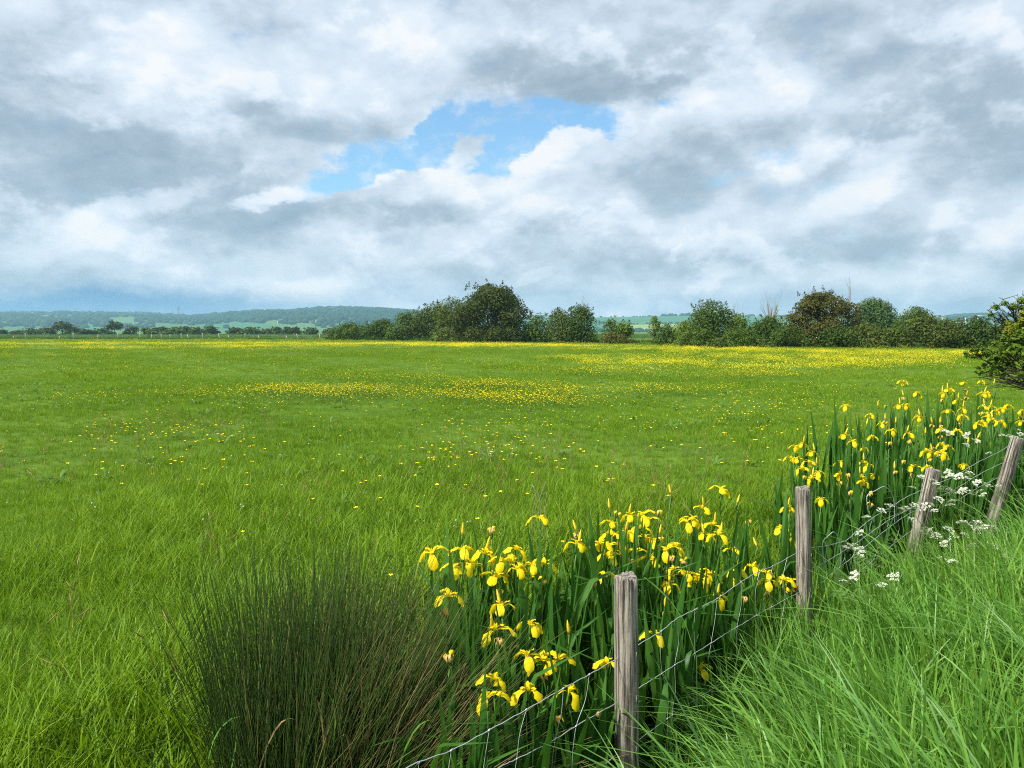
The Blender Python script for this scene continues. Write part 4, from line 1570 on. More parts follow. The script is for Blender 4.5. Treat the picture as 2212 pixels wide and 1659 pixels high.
P5 = at(2222, 985, 8.2)
POSTSPEC = [(POSTS[0], at(1355, 1655, 3.2), 0.0495, 1.2, 'upright grey post with a split grain nearest the camera'), (POSTS[1], at(1737, 1320, 5.0), 0.049, 1.25, 'upright grey post, second along the fence'),
            (POSTS[2], at(1986, 1145, 5.95), 0.053, 1.15, 'short post leaning among white flowers'), (POSTS[3], at(2156, 1085, 6.95), 0.054, 1.2, 'post leaning far over at the end of the white flowers'),
            (P5, at(2208, 1080, 8.1), 0.052, 1.2, 'last post half out of sight')]
for k, (top, low, rad, ln, lab) in enumerate(POSTSPEC):
    axis = (top - low).normalized()
    o = link('post', post_mesh(rad, ln, 3 + k), fence, top - fence.location, axis.to_track_quat('Z', 'Y').to_euler())
    o['label'] = lab
for k_, ys_ in ((0, (1406, 1501, 1608)), (1, (1196, 1284, 1380))):
    pc_ = POSTS[k_]
    for y_ in ys_:
        q = at(1352 if k_ == 0 else 1735, y_, pc_.y) - fence.location
        r_ = 0.0515
        b = MB()
        b.tube([q + Vector((r_ * 0.72 - 0.002, -r_ * 0.72, -0.012)), q + Vector((r_ * 0.74, -r_ * 0.78, -0.010)), q + Vector((r_ * 0.74, -r_ * 0.78, 0.010)), q + Vector((r_ * 0.72 - 0.002, -r_ * 0.72, 0.012))], 0.0014, 4)
        link('staple', b.mesh('staple', [MAT['wire']]), fence)
P0 = Vector((-0.98, 1.45, POSTS[0].z - 0.05))
o = link('post', post_mesh(0.05, 1.2, 17), fence, P0 - fence.location)


def fp(px, py, back=0.03):
    """point of the fence's plane"""
    return at(px, py, fence_depth(px) + back) - fence.location


def cat(pts, n=6):
    """smooth curve through points"""
    out = []
    for i in range(len(pts) - 1):
        a, b_, c, d = pts[max(i - 1, 0)], pts[i], pts[i + 1], pts[min(i + 2, len(pts) - 1)]
        for k in range(n):
            t = k / n
            out.append(0.5 * ((2 * b_) + (c - a) * t + (2 * a - 5 * b_ + 4 * c - d) * t * t + (3 * b_ - a - 3 * c + d) * t ** 3))
    out.append(pts[-1])
    return out


def wire(name, pts, r_=0.0016, crimp=0.0):
    path = cat(pts)
    if crimp:
        path = [p + Vector((0, 0, crimp * math.sin(i * 2.1))) for i, p in enumerate(path)]
    b = MB()
    b.tube(path, r_, 5, 0)
    return link(name, b.mesh(name, [MAT['wire']]), fence)


W1 = [(760, 1730), (885, 1655), (975, 1621), (1057, 1577), (1137, 1533), (1217, 1487), (1273, 1457), (1330, 1424), (1385, 1389), (1429, 1363), (1461, 1337), (1501, 1317), (1549, 1293), (1601, 1257), (1641, 1233), (1669, 1223), (1725, 1192)]
W2 = [(930, 1745), (1077, 1659), (1113, 1641), (1189, 1603), (1253, 1563), (1330, 1519), (1385, 1483), (1417, 1463), (1457, 1437), (1501, 1411), (1549, 1381), (1577, 1363), (1609, 1345), (1641, 1325), (1725, 1280)]
W3 = [(1160, 1735), (1293, 1659), (1340, 1624), (1387, 1593), (1441, 1553), (1485, 1523), (1541, 1487), (1600, 1450), (1660, 1412), (1725, 1375)]
W4 = [(1230, 1790), (1340, 1720), (1400, 1690), (1500, 1625), (1600, 1555), (1725, 1470)]
for wl in (W1, W2, W3, W4):
    wire('line_wire', [fp(*p) for p in wl], 0.0018, 0.0016)
# beyond the second post the netting has slumped
for wl in ([(1725, 1192), (1756, 1183), (1784, 1179), (1806, 1174), (1830, 1166), (1856, 1142), (1886, 1118), (1926, 1094), (1958, 1074), (2010, 1050)],
           [(1725, 1280), (1770, 1262), (1800, 1236), (1840, 1205), (1880, 1172), (1920, 1140), (1960, 1112), (2005, 1090)],
           [(1725, 1240), (1775, 1218), (1820, 1192), (1860, 1166), (1910, 1130), (1955, 1104), (2005, 1078)],
           [(1725, 1330), (1790, 1290), (1850, 1240), (1900, 1200), (1950, 1160), (2000, 1125)],
           [(2010, 1050), (2060, 1030), (2110, 1000), (2160, 975), (2180, 962)], [(2000, 1085), (2060, 1058), (2120, 1022), (2170, 998)], [(1995, 1110), (2060, 1085), (2110, 1055), (2160, 1030)],
           [(2180, 962), (2205, 975), (2260, 960)], [(2170, 998), (2210, 1000), (2260, 990)]):
    wire('line_wire', [fp(*p) for p in wl], 0.0018, 0.002)


def along(wl, t):
    f = t * (len(wl) - 1)
    i = min(int(f), len(wl) - 2)
    f -= i
    return (wl[i][0] + (wl[i + 1][0] - wl[i][0]) * f, wl[i][1] + (wl[i + 1][1] - wl[i][1]) * f)


def y_at(wl, x):
    return float(np.interp(x, [p[0] for p in wl], [p[1] for p in wl]))


STAY_X = [905, 975, 1057, 1137, 1217, 1273, 1429, 1461, 1501, 1549, 1601, 1641, 1669, 1700]
rs_ = random.Random(5)
for x in STAY_X:
    j = rs_.uniform(-8, 8)
    x2 = x - 22 + j if x < 1340 else x - 6 + j
    x3 = x2 + rs_.uniform(-10, 14)
    y1_, y2_, y3_, y4_ = y_at(W1, x), y_at(W2, x2), y_at(W3, x3), y_at(W4, x3)
    wire('stay_wire', [fp(x, y1_), fp((x + x2) / 2 + rs_.uniform(-7, 7), (y1_ + y2_) / 2), fp(x2, y2_), fp((x2 + x3) / 2 + rs_.uniform(-6, 8), (y2_ + y3_) / 2), fp(x3, y3_), fp(x3 + rs_.uniform(-6, 6), y4_)], 0.0011)
    b = MB()
    for q in (fp(x, y1_), fp(x2, y2_), fp(x3, y3_)):
        b.tube([q + Vector((-0.004, -0.005, -0.002)), q + Vector((0, 0, 0.0005)), q + Vector((0.004, 0.005, 0.002))], [0.0026, 0.0036, 0.0026], 6, 0)
    o = link('knot', b.mesh('knot', [MAT['wire']]), fence)
    o['kind'] = 'stuff'
for k in range(14):
    x = 1770 + k * 17 + rs_.uniform(-4, 4)
    yt = float(np.interp(x, [1725, 1784, 1830, 1886, 1958, 2010], [1192, 1179, 1166, 1118, 1074, 1050]))
    yb = float(np.interp(x, [1725, 1790, 1850, 1900, 1950, 2000], [1330, 1290, 1240, 1200, 1160, 1125]))
    wire('stay_wire', [fp(x, yt), fp(x + rs_.uniform(-9, 9), (yt * 2 + yb) / 3), fp(x + rs_.uniform(-9, 9), (yt + yb * 2) / 3), fp(x + rs_.uniform(-6, 6), yb)], 0.0011)
# two bent hoops of thick wire
for hx_, hy_, w_, h_ in ((1797, 1150, 40, 95), (1903, 1052, 60, 80)):
    wire('wire_hoop', [fp(hx_ - w_ * 0.45, hy_ + h_ * 0.7), fp(hx_ - w_ * 0.5, hy_ + h_ * 0.25), fp(hx_ - w_ * 0.2, hy_ + 8), fp(hx_ + w_ * 0.15, hy_), fp(hx_ + w_ * 0.45, hy_ + h_ * 0.3), fp(hx_ + w_ * 0.5, hy_ + h_)], 0.003)

# ------------------------------------------------------------------ cow parsley along the fence
def umbel_mesh(seed):
    r2 = random.Random(seed)
    b = MB()
    n = r2.randrange(7, 11)
    for k in range(n):
        a, rr = 2.4 * k + r2.uniform(-0.3, 0.3), 0.040 * math.sqrt((k + 0.4) / n)
        c = Vector((math.cos(a) * rr, math.sin(a) * rr, 0.020 - rr * 0.55 + r2.uniform(-0.003, 0.003)))
        b.tube([(0, 0, -0.05), c], [0.0008, 0.0006], 3, 1, False)
        for j in range(9):
            a2, r3 = 2.4 * j, 0.0125 * math.sqrt((j + 0.3) / 9)
            p = c + Vector((math.cos(a2) * r3, math.sin(a2) * r3, 0.005 - r3 * 0.6 + r2.uniform(-0.002, 0.002)))
            s_ = r2.uniform(0.0034, 0.0050)
            q = r2.uniform(0, 1.5)
            b.add([p + Vector((math.cos(q + i * PI / 2) * s_, math.sin(q + i * PI / 2) * s_, r2.uniform(-0.0030, 0.0030))) for i in range(4)], [[0, 1, 2, 3]], 0)
    return b.mesh('umbel', [MAT['umbel'], MAT['parsley']], False)


UMBELS = [umbel_mesh(i) for i in range(5)]


def fern_leaf(seed):
    r2 = random.Random(seed)
    b = MB()
    axis = [Vector((t * 0.20, 0, 0.05 * math.sin(t * 2.6))) for t in np.linspace(0, 1, 7)]
    b.tube(axis, 0.0011, 3, 0, False)
    for i in range(1, 7):
        for sgn in (-1, 1):
            ln = 0.085 * (1 - i / 8)
            for j in range(1, 6):
                p = axis[i] + Vector((0.35 * ln * j / 5, sgn * ln * j / 5, -0.008 * j / 5))
                for k in (-1, 1):
                    e = Vector((0.016 * (1 - j / 8), k * 0.010, r2.uniform(-0.004, 0.004)))
                    b.add([p, p + e + Vector((0.004, 0, 0)), p + e * 0.6 - Vector((0.006, 0, 0))], [[0, 1, 2]], 0)
    return b.mesh('leaf', [MAT['parsley']])


FERNS = [fern_leaf(i) for i in range(3)]
PARSLEY = [
    ('low cow parsley with two white heads where the fence wire sags by the second post', [(1845, 1177), (1858, 1151), (1838, 1182)], 5.0),
    ('cow parsley with a white head on the slumped netting', [(1871, 1117), (1903, 1102), (1922, 1092)], 5.35),
    ('cow parsley with flat white heads left of the leaning third post', [(1960, 1097), (1948, 1100), (1971, 1053)], 5.5),
    ('cow parsley with white heads crossing the leaning third post', [(1999, 1093), (1990, 1030), (2013, 1038), (2012, 1090)], 5.75),
    ('cow parsley with the largest white heads above and right of the third post', [(2049, 1022), (2056, 1026), (2072, 1029), (2094, 1021)], 6.1),
    ('cow parsley with a row of white heads right of the third post', [(2053, 1061), (2085, 1058), (2029, 1079), (2055, 1083), (2098, 1068)], 5.8),
    ('cow parsley with two white heads beside the leaning fourth post', [(2128, 1046), (2136, 1050), (2110, 1042)], 6.4),
    ('cow parsley with three white heads low in the bank grass', [(2001, 1144), (2009, 1147), (2051, 1145), (2059, 1163)], 5.0),
    ('cow parsley with stacked white heads in the middle of the bank', [(2085, 1129), (2108, 1131), (2109, 1141), (2148, 1141)], 5.1),
    ('cow parsley with single white heads nearest the camera on the bank', [(2147, 1181), (2099, 1182), (2035, 1207)], 4.5),
    ('cow parsley with white heads over the top of the fourth post', [(2165, 941), (2189, 945), (2200, 929), (2205, 938)], 7.4),
    ('tall cow parsley with white heads in front of the far irises', [(2015, 969), (2040, 931), (2088, 940), (2088, 961), (2136, 979)], 6.7),
    ('cow parsley with small white heads deep in the grass by the second post', [(1822, 1255), (1846, 1243), (1930, 1246), (2150, 1240)], 4.3),
]
for k, (lab, heads, d) in enumerate(PARSLEY):
    r2 = random.Random(70 + k)
    hd = [at(px_, py_, d + r2.uniform(-0.15, 0.15)) for px_, py_ in heads]
    hd += [h + Vector((r2.choice((-1, 1)) * r2.uniform(0.05, 0.10), r2.uniform(-0.05, 0.05), r2.uniform(-0.07, 0.01))) for h in hd if r2.random() < 0.7]
    bx_ = sum(h.x for h in hd) / len(hd) + r2.uniform(-0.08, 0.08)
    by_ = sum(h.y for h in hd) / len(hd) + r2.uniform(-0.1, 0.1)
    bz_ = float(ground_z(bx_, by_))
    t = link('cow_parsley', None, None, (bx_, by_, bz_))
    tag(t, lab, 'cow parsley', 'cow parsley along the fence')
    b = MB()
    zmin = min(h.z for h in hd)
    fork = Vector((0, 0, max(0.25, (zmin - bz_) * 0.55)))
    b.tube([(0, 0, -0.02), fork * 0.5 + Vector((0.01, 0.01, 0)), fork], [0.004, 0.0036, 0.003], 5, 0)
    for h in hd:
        e = h - t.location - Vector((0, 0, 0.045))
        mid = fork.lerp(e, 0.5) + Vector(((e.x - fork.x) * 0.2, (e.y - fork.y) * 0.2, -0.01))
        b.tube([fork, mid, e], [0.0024, 0.002, 0.0016], 4, 0)
        o = link('umbel', UMBELS[r2.randrange(5)], t, h - t.location, (r2.gauss(0.25, 0.3), r2.gauss(0, 0.3), r2.uniform(0, 6.3)))
        o.scale = [r2.uniform(0.66, 0.94)] * 3
    link('stem', b.mesh('stem', [MAT['parsley']]), t)
    for j in range(9):
        o = link('leaf', FERNS[r2.randrange(3)], t, fork * r2.uniform(0.35, 1.35), (r2.gauss(0, 0.3), r2.gauss(-0.2, 0.3), r2.uniform(0, 6.3)))
        o.scale = [r2.uniform(0.9, 1.4)] * 3

# ------------------------------------------------------------------ dry stalks and a seeding grass
for (lab, stems) in (('pale dry forked stalks standing in the grass behind the irises', [[(1168, 1110), (1165, 1075), (1150, 1048)], [(1165, 1080), (1172, 1060), (1180, 1040)], [(1176, 1115), (1178, 1090), (1182, 1062)], [(1150, 1105), (1158, 1072), (1152, 1050)]]),):
    d = 5.0
    p = at(1168, 1110, d)
    t = link('dry_stalk', None, None, (p.x, p.y, float(ground_z(p.x, p.y))))
    tag(t, lab, 'dry stalk')
    for st in stems:
        q = [at(a, c, d) - t.location for a, c in st]
        b = MB()
        b.tube([Vector((q[0].x, q[0].y, 0))] + cat(q, 3), 0.0032, 4, 0)
        link('stem', b.mesh('stem', [MAT['dead']]), t)
p = at(1470, 1330, 2.9)
t = link('seeding_grass', None, None, (p.x, p.y, float(ground_z(p.x, p.y))))
tag(t, 'long single grass stem with a seed head bending over the wires by the near post', 'grass stem')
b = MB()
pts = [at(1505, 1420, 2.8) - t.location, at(1480, 1345, 2.82) - t.location, at(1450, 1300, 2.85) - t.location, at(1420, 1270, 2.88) - t.location, at(1392, 1247, 2.9) - t.location]
b.tube([Vector((pts[0].x + 0.02, pts[0].y, 0))] + pts, 0.0013, 4, 0)
link('stem', b.mesh('stem', [MAT['bank']]), t)
b = MB()
b.tube(cat(pts[2:], 4), [0.001, 0.0028, 0.0036, 0.0040, 0.0036, 0.003, 0.0022, 0.0016, 0.0008], 5, 0)
link('seed_head', b.mesh('seed_head', [MAT['parsley']]), t)

# ------------------------------------------------------------------ trees and bushes
def leafset(name, a, b_, c, d, amount=0.25):
    return foliage(name, [(0.0, a), (0.4, b_), (0.85, c), (1.0, d)], 1.2, 0.6, amount, spec=0.12)


TREE = {
    'dark': leafset('hawthorn_leaf_dark', (0.028, 0.046, 0.007), (0.052, 0.075, 0.011), (0.092, 0.112, 0.017), (0.14, 0.15, 0.030)),
    'olive': leafset('leaf_olive', (0.038, 0.062, 0.010), (0.070, 0.102, 0.016), (0.115, 0.148, 0.024), (0.16, 0.19, 0.04)),
    'green': leafset('leaf_green', (0.030, 0.058, 0.008), (0.055, 0.098, 0.012), (0.095, 0.150, 0.019), (0.14, 0.20, 0.030)),
    'fresh': leafset('leaf_fresh', (0.042, 0.085, 0.010), (0.080, 0.145, 0.014), (0.135, 0.205, 0.022), (0.19, 0.25, 0.04)),
    'brown': leafset('leaf_brown', (0.036, 0.042, 0.008), (0.068, 0.070, 0.013), (0.110, 0.104, 0.020), (0.16, 0.135, 0.03)),
    'round': leafset('leaf_blue_green', (0.040, 0.082, 0.024), (0.064, 0.120, 0.034), (0.100, 0.165, 0.048), (0.14, 0.20, 0.06)),
    'gold': leafset('leaf_gold_green', (0.085, 0.115, 0.010), (0.16, 0.195, 0.014), (0.26, 0.26, 0.02), (0.36, 0.24, 0.03), 0.35),
}


def leaf_quads(P, nrm, size, r2, aspect=0.62):
    """a bent leaf spray of two quads at each point"""
    n = len(P)
    nrm = nrm / np.linalg.norm(nrm, axis=1)[:, None]
    ref = r2.normal(size=(n, 3))
    u = np.cross(nrm, ref)
    u /= np.linalg.norm(u, axis=1)[:, None] + 1e-9
    v = np.cross(nrm, u)
    s = (size * r2.uniform(0.6, 1.35, n))[:, None]
    a = P - u * s * 0.5 - v * s * aspect * 0.5
    b = P - u * s * 0.5 + v * s * aspect * 0.5
    c = P + u * s * 0.5 + v * s * aspect * 0.12 - nrm * s * 0.12
    d = P + u * s * 0.5 - v * s * aspect * 0.12 - nrm * s * 0.12
    vv = np.stack([a, b, c, d], 1).reshape(-1, 3)
    return vv, np.arange(4 * n).reshape(n, 4)


def crown(w, h, n, leaf, seed, base=0.0, lobes=30, lobe=0.30, up=0.0, shoots=0, layer=0.0, depth=None, flat=1.0):
    """leaf sprays on a heap of smaller lobes: returns verts, quads and the lobe centres"""
    r2 = np.random.default_rng(seed)
    rx, ry, rz = w / 2, (depth or w) / 2, h * (1 - base) / 2
    cz = h * base + rz
    rl0 = lobe * min(w, h)
    L_ = r2.normal(size=(lobes, 3))
    L_[:, 2] = L_[:, 2] * 0.9 + up
    L_ /= np.linalg.norm(L_, axis=1)[:, None]
    rl = rl0 * r2.uniform(0.55, 1.15, lobes)
    fac = r2.uniform(0.72, 1.02, lobes)
    C_ = np.stack([L_[:, 0] * np.maximum(rx - rl * 0.75, 0.1) * fac, L_[:, 1] * np.maximum(ry - rl * 0.75, 0.1) * fac, cz + L_[:, 2] * np.maximum(rz - rl * 0.75, 0.1) * fac], 1)
    if base < 0.12:                        # a dome standing on the ground, fullest in its lower half
        u = r2.random(lobes) ** 0.85
        u[:max(2, lobes // 9)] = r2.uniform(0.86, 1.0, max(2, lobes // 9))
        k5 = lobes // 5
        u[-k5:] = r2.uniform(0.0, 0.14, k5)
        ang = r2.uniform(0, 2 * PI, lobes)
        prof = np.sqrt(np.maximum(1 - u ** 2.1, 0.0)) * (0.90 + 0.10 * np.clip(u / 0.3, 0, 1))
        rr = prof * np.sqrt(r2.uniform(0.30, 1.0, lobes))
        rr[-k5:] = 0.96
        C_ = np.stack([np.cos(ang) * rr * np.maximum(rx - rl * 0.6, 0.1), np.sin(ang) * rr * np.maximum(ry - rl * 0.6, 0.1), rl * 0.45 + u * np.maximum(h - rl * 1.45, 0.1)], 1)
    pr = rl ** 2 / (rl ** 2).sum()
    pick = r2.choice(lobes, n, p=pr)
    d = r2.normal(size=(n, 3))
    d[:, 2] += 0.25
    d /= np.linalg.norm(d, axis=1)[:, None]
    rad = rl[pick] * (0.45 + 0.62 * r2.random(n) ** 0.55)
    out = d * rad[:, None]
    out[:, 2] *= flat
    P = C_[pick] + out
    if layer:
        P[:, 2] += layer * np.sin(P[:, 2] * 5.0 / max(0.6, rl0) + P[:, 0] * 1.3)
    inner = r2.random(n) < 0.12
    q = r2.normal(size=(n, 3))
    q /= np.linalg.norm(q, axis=1)[:, None]
    q *= (r2.random(n) ** 0.4)[:, None]
    P = np.where(inner[:, None], np.stack([q[:, 0] * rx * 0.8, q[:, 1] * ry * 0.8, cz + q[:, 2] * rz * 0.8], 1), P)
    P[:, 2] = np.maximum(P[:, 2], 0.05 + 0.25 * r2.random(n))
    N_ = d + r2.normal(0, 0.38, (n, 3))
    N_[:, 2] += 0.30
    parts = [(P, N_, np.full(n, leaf))]
    for k in range(shoots):
        a = r2.uniform(0, 2 * PI)
        rr = 0.75 * math.sqrt(r2.random())
        x0, y0 = rr * math.cos(a) * rx, rr * math.sin(a) * ry
        z0 = cz + rz * math.sqrt(max(0.0, 1 - rr * rr)) * 0.85
        ln = h * r2.uniform(0.04, 0.14)
        m = int(14 + ln * 26)
        t = r2.random(m)
        lx, ly = r2.normal(0, 0.25, 2)
        Q = np.stack([x0 + lx * t * ln + r2.normal(0, leaf * 0.5, m) * (1.2 - t), y0 + ly * t * ln + r2.normal(0, leaf * 0.5, m) * (1.2 - t), z0 + t * ln], 1)
        parts.append((Q, r2.normal(size=(m, 3)), np.full(m, leaf * 0.62)))
    P = np.concatenate([p[0] for p in parts])
    N_ = np.concatenate([p[1] for p in parts])
    S_ = np.concatenate([p[2] for p in parts])
    v, q = leaf_quads(P, N_, S_, r2)
    return v, q, C_


def branches(b, p, d, ln, rad, depth, r2, spread=0.55, mi=0, gnarl=0.25, fork=(2, 4), upw=0.15):
    """a limb that forks"""
    pts, rr = [p], [rad]
    q, dd = p.copy(), d.normalized()
    for k in range(3):
        dd = (dd + Vector((r2.gauss(0, gnarl), r2.gauss(0, gnarl), r2.gauss(upw * 0.5, gnarl * 0.6)))).normalized()
        q = q + dd * ln / 3
        pts.append(q)
        rr.append(rad * (1 - 0.16 * (k + 1)))
    b.tube(pts, rr, 5 if depth > 1 else 3, mi, False)
    if depth <= 0:
        return
    for k in range(r2.randint(*fork)):
        i = r2.choice((1, 2, 3, 3))
        e = (dd + Vector((r2.gauss(0, spread), r2.gauss(0, spread), r2.gauss(upw, spread * 0.5)))).normalized()
        branches(b, pts[i], e, ln * r2.uniform(0.55, 0.8), rr[i] * 0.6, depth - 1, r2, spread, mi, gnarl, fork, upw)


def plant_tree(name, label, cat_, px, base_y, top_y, wpx, kind, seed, n=2600, leaf=0.30, base=0.05, group=None, trunk=True, d=None, hscale=1.0, **kw):
    d = d or FPX * EYE / (base_y - 716.0)
    w_ = wpx * (1.26 if px < 1000 else 1.14) / FPX * d
    n = int(n * 1.6)
    leaf *= 0.92
    z0 = float(ground_z((px - 1106) / FPX * d, d))
    p = Vector((ray(px, 716).x * d, d, z0))
    h = (EYE + (716.0 - top_y) / FPX * d - z0) * hscale
    t = link(name, None, None, p)
    tag(t, label, cat_, group)
    v, q, C_ = crown(w_, h, n, leaf, seed, base, **kw)
    link('crown', mesh('crown', v, q, TREE[kind], None, False), t)
    if trunk:
        b = MB()
        r2 = random.Random(seed)
        th = h * max(base, 0.22)
        for k in range(r2.choice((1, 1, 2, 3)) if base < 0.15 else 1):
            o = Vector((r2.gauss(0, 0.06) * w_, r2.gauss(0, 0.06) * w_, -0.1))
            b.tube([o, o * 0.9 + Vector((0, 0, th * 0.6)), o * 0.6 + Vector((r2.gauss(0, 0.1), 0, th * 1.3))], [0.028 * h, 0.022 * h, 0.016 * h], 7, 0)
        for c in C_[::2]:
            b.tube([(0, 0, th * 0.7), (c[0] * 0.4, c[1] * 0.4, th + (c[2] - th) * 0.45), tuple(c)], [0.014 * h, 0.009 * h, 0.004 * h], 4, 0, False)
        link('trunk', b.mesh('trunk', [MAT['bark']]), t)
    return t


def bare_tree(label, px, base_y, top_y, seed, d=None, wide=0.5, mat='dead', stems=2, gnarl=0.12, group=None, depth=3):
    d = d or FPX * EYE / (base_y - 716.0)
    h = EYE + (716.0 - top_y) / FPX * d
    t = link('bare_tree', None, None, (ray(px, 716).x * d, d, float(ground_z((px - 1106) / FPX * d, d))))
    tag(t, label, 'bare tree', group)
    r2 = random.Random(seed)
    b, tr = MB(), MB()
    for k in range(stems):
        o = Vector((r2.gauss(0, 0.15), r2.gauss(0, 0.1), -0.1))
        e = Vector((r2.gauss(0, 0.10) + (k - (stems - 1) / 2) * wide * 0.35, r2.gauss(0, 0.1), 1)).normalized() * h * 0.52
        tr.tube([o, o + e * 0.5, o + e], [0.013 * h, 0.011 * h, 0.009 * h], 6, 0)
        for j in range(4):
            branches(b, o + e * (0.55 + 0.15 * j), (e.normalized() + Vector((r2.gauss(0, wide * 0.7), r2.gauss(0, wide * 0.7), 0.35))), h * 0.26, 0.0105 * h, depth - 1, r2, wide * 0.55, 0, gnarl, (2, 3), 0.25)
    link('trunk', tr.mesh('trunk', [MAT[mat]]), t)
    link('branches', b.mesh('branches', [MAT[mat]]), t)['kind'] = 'stuff'
    return t


HG = 'trees and bushes along the field edge'
plant_tree('bush', 'lowest dark green bush at the tapering end of the hedge', 'bush', 762, 734.5, 696, 96, 'green', 1, 2600, 0.34, 0.0, HG, shoots=5)
plant_tree('bush', 'dark green hedge bush second from the tapering end', 'bush', 828, 735, 688, 100, 'green', 2, 2800, 0.34, 0.0, HG, shoots=5)
plant_tree('bush', 'taller green hedge bush sloping up towards the olive trees', 'bush', 884, 735.5, 672, 100, 'green', 3, 3200, 0.34, 0.0, HG, shoots=6)
plant_tree('tree', 'olive green tree with an uneven top left of the great hawthorn', 'tree', 938, 736, 652, 96, 'olive', 4, 4200, 0.34, 0.04, HG, shoots=8)
plant_tree('tree', 'olive tree pressed against the left side of the great hawthorn', 'tree', 984, 737, 641, 92, 'olive', 5, 4200, 0.34, 0.06, HG, shoots=7)
plant_tree('hawthorn_tree', 'great dark domed hawthorn, the tallest and widest tree of the field edge', 'tree', 1063, 739, 608, 172, 'dark', 6, 15000, 0.34, 0.0, HG, lobes=80, lobe=0.19, up=0.0, shoots=9, layer=0.10, flat=0.75)
plant_tree('bush', 'light green shrub growing at the foot of the great hawthorn', 'bush', 975, 738.5, 702, 70, 'olive', 7, 1500, 0.30, 0.0, HG, trunk=False)
plant_tree('bush', 'thin grey green bush just right of the great hawthorn', 'bush', 1160, 739.5, 674, 66, 'green', 8, 1300, 0.30, 0.0, HG, shoots=5)
plant_tree('bush', 'olive bush between the great hawthorn and the pointed dark tree', 'bush', 1208, 740, 664, 74, 'olive', 9, 2000, 0.30, 0.0, HG, shoots=6)
plant_tree('tree', 'pointed dark green tree with bare twigs over its top', 'tree', 1254, 740.5, 655, 70, 'green', 10, 3200, 0.30, 0.0, HG, shoots=8, up=0.2)
bare_tree('bare grey twigs sticking out above the pointed dark tree', 1262, 740.5, 638, 11, None, 0.35, 'dead', 2, group='bare trees')
plant_tree('sapling', 'leafy sapling left of the gap in the hedge', 'sapling', 1318, 742, 688, 40, 'fresh', 12, 700, 0.30, 0.0, HG, shoots=3, lobe=0.24)
plant_tree('sapling', 'fresh green sapling on a thin trunk at the edge of the gap', 'sapling', 1348, 743, 690, 36, 'fresh', 13, 620, 0.30, 0.18, HG, shoots=3, lobe=0.26)
bare_tree('thin dead tree standing over the saplings by the gap', 1330, 742, 664, 14, None, 0.45, 'dead', 2, group='bare trees', depth=2)
plant_tree('bush', 'low brown green bramble under the saplings by the gap', 'bush', 1330, 743, 716, 76, 'brown', 15, 600, 0.26, 0.0, HG, trunk=False)
plant_tree('sapling', 'narrow leaning sapling alone in the gap beside the white house', 'sapling', 1413, 744, 682, 26, 'fresh', 16, 330, 0.26, 0.25, HG, shoots=3, lobe=0.24)
plant_tree('bush', 'small thin bush at the near end of the second hedge by the gap', 'bush', 1440, 745, 700, 56, 'green', 17, 900, 0.26, 0.0, HG, shoots=4)
plant_tree('bush', 'bright leaved shrub sprouting beside the many topped bush', 'bush', 1482, 746, 690, 62, 'fresh', 18, 1300, 0.24, 0.0, HG, shoots=5)
plant_tree('tree', 'many topped green tree with spiky twigs on its crown', 'tree', 1540, 746.5, 648, 118, 'green', 19, 4600, 0.26, 0.0, HG, shoots=16, lobes=40)
plant_tree('bush', 'fresh green bush between the many topped tree and the bare trees', 'bush', 1592, 747, 676, 60, 'fresh', 20, 1700, 0.24, 0.0, HG, shoots=6)
bare_tree('small bare tree behind the fresh green bush', 1592, 747, 650, 21, 98, 0.45, 'dead', 2, group='bare trees')
bare_tree('spreading bare tree with many thin upright twigs between the two hedge trees', 1660, 747.5, 630, 22, 96, 0.50, 'dead', 3, group='bare trees')
plant_tree('bush', 'dark bush growing under the spreading bare tree', 'bush', 1662, 747.5, 682, 104, 'green', 23, 2800, 0.26, 0.0, HG, shoots=8)
plant_tree('hawthorn_tree', 'wide brown leaved hawthorn with a flat ragged crown', 'tree', 1778, 749, 621, 158, 'brown', 24, 10500, 0.25, 0.03, HG, lobes=58, lobe=0.19, up=0.15, shoots=9, layer=0.08, flat=0.7)
bare_tree('tall pale bare tree rising out of the brown hawthorn', 1834, 749.5, 600, 25, 86, 0.42, 'dead', 1, group='bare trees')
plant_tree('tree', 'rounded blue green tree behind the hedge right of the brown hawthorn', 'tree', 1888, 742, 641, 118, 'round', 26, 7000, 0.28, 0.0, HG, lobes=44, lobe=0.24)
plant_tree('tree', 'dark domed tree right of the rounded blue green one', 'tree', 1974, 744, 660, 86, 'green', 27, 4200, 0.26, 0.0, HG, lobes=36)
plant_tree('bush', 'olive brown hedge bush below the dark domed tree', 'bush', 1992, 751, 680, 110, 'olive', 28, 3200, 0.24, 0.0, HG, shoots=6)
plant_tree('bush', 'even topped hedge bush in front of the metal frame', 'bush', 2055, 752, 684, 96, 'olive', 29, 2900, 0.22, 0.0, HG, shoots=4)
plant_tree('bush', 'hedge bush with a lifted twiggy top beside the metal frame', 'bush', 2108, 752.5, 681, 84, 'green', 30, 2500, 0.22, 0.0, HG, shoots=9)
plant_tree('bush', 'last hedge bush half hidden behind the near thorny bush', 'bush', 2180, 753, 688, 100, 'green', 31, 2600, 0.22, 0.0, HG, shoots=4)
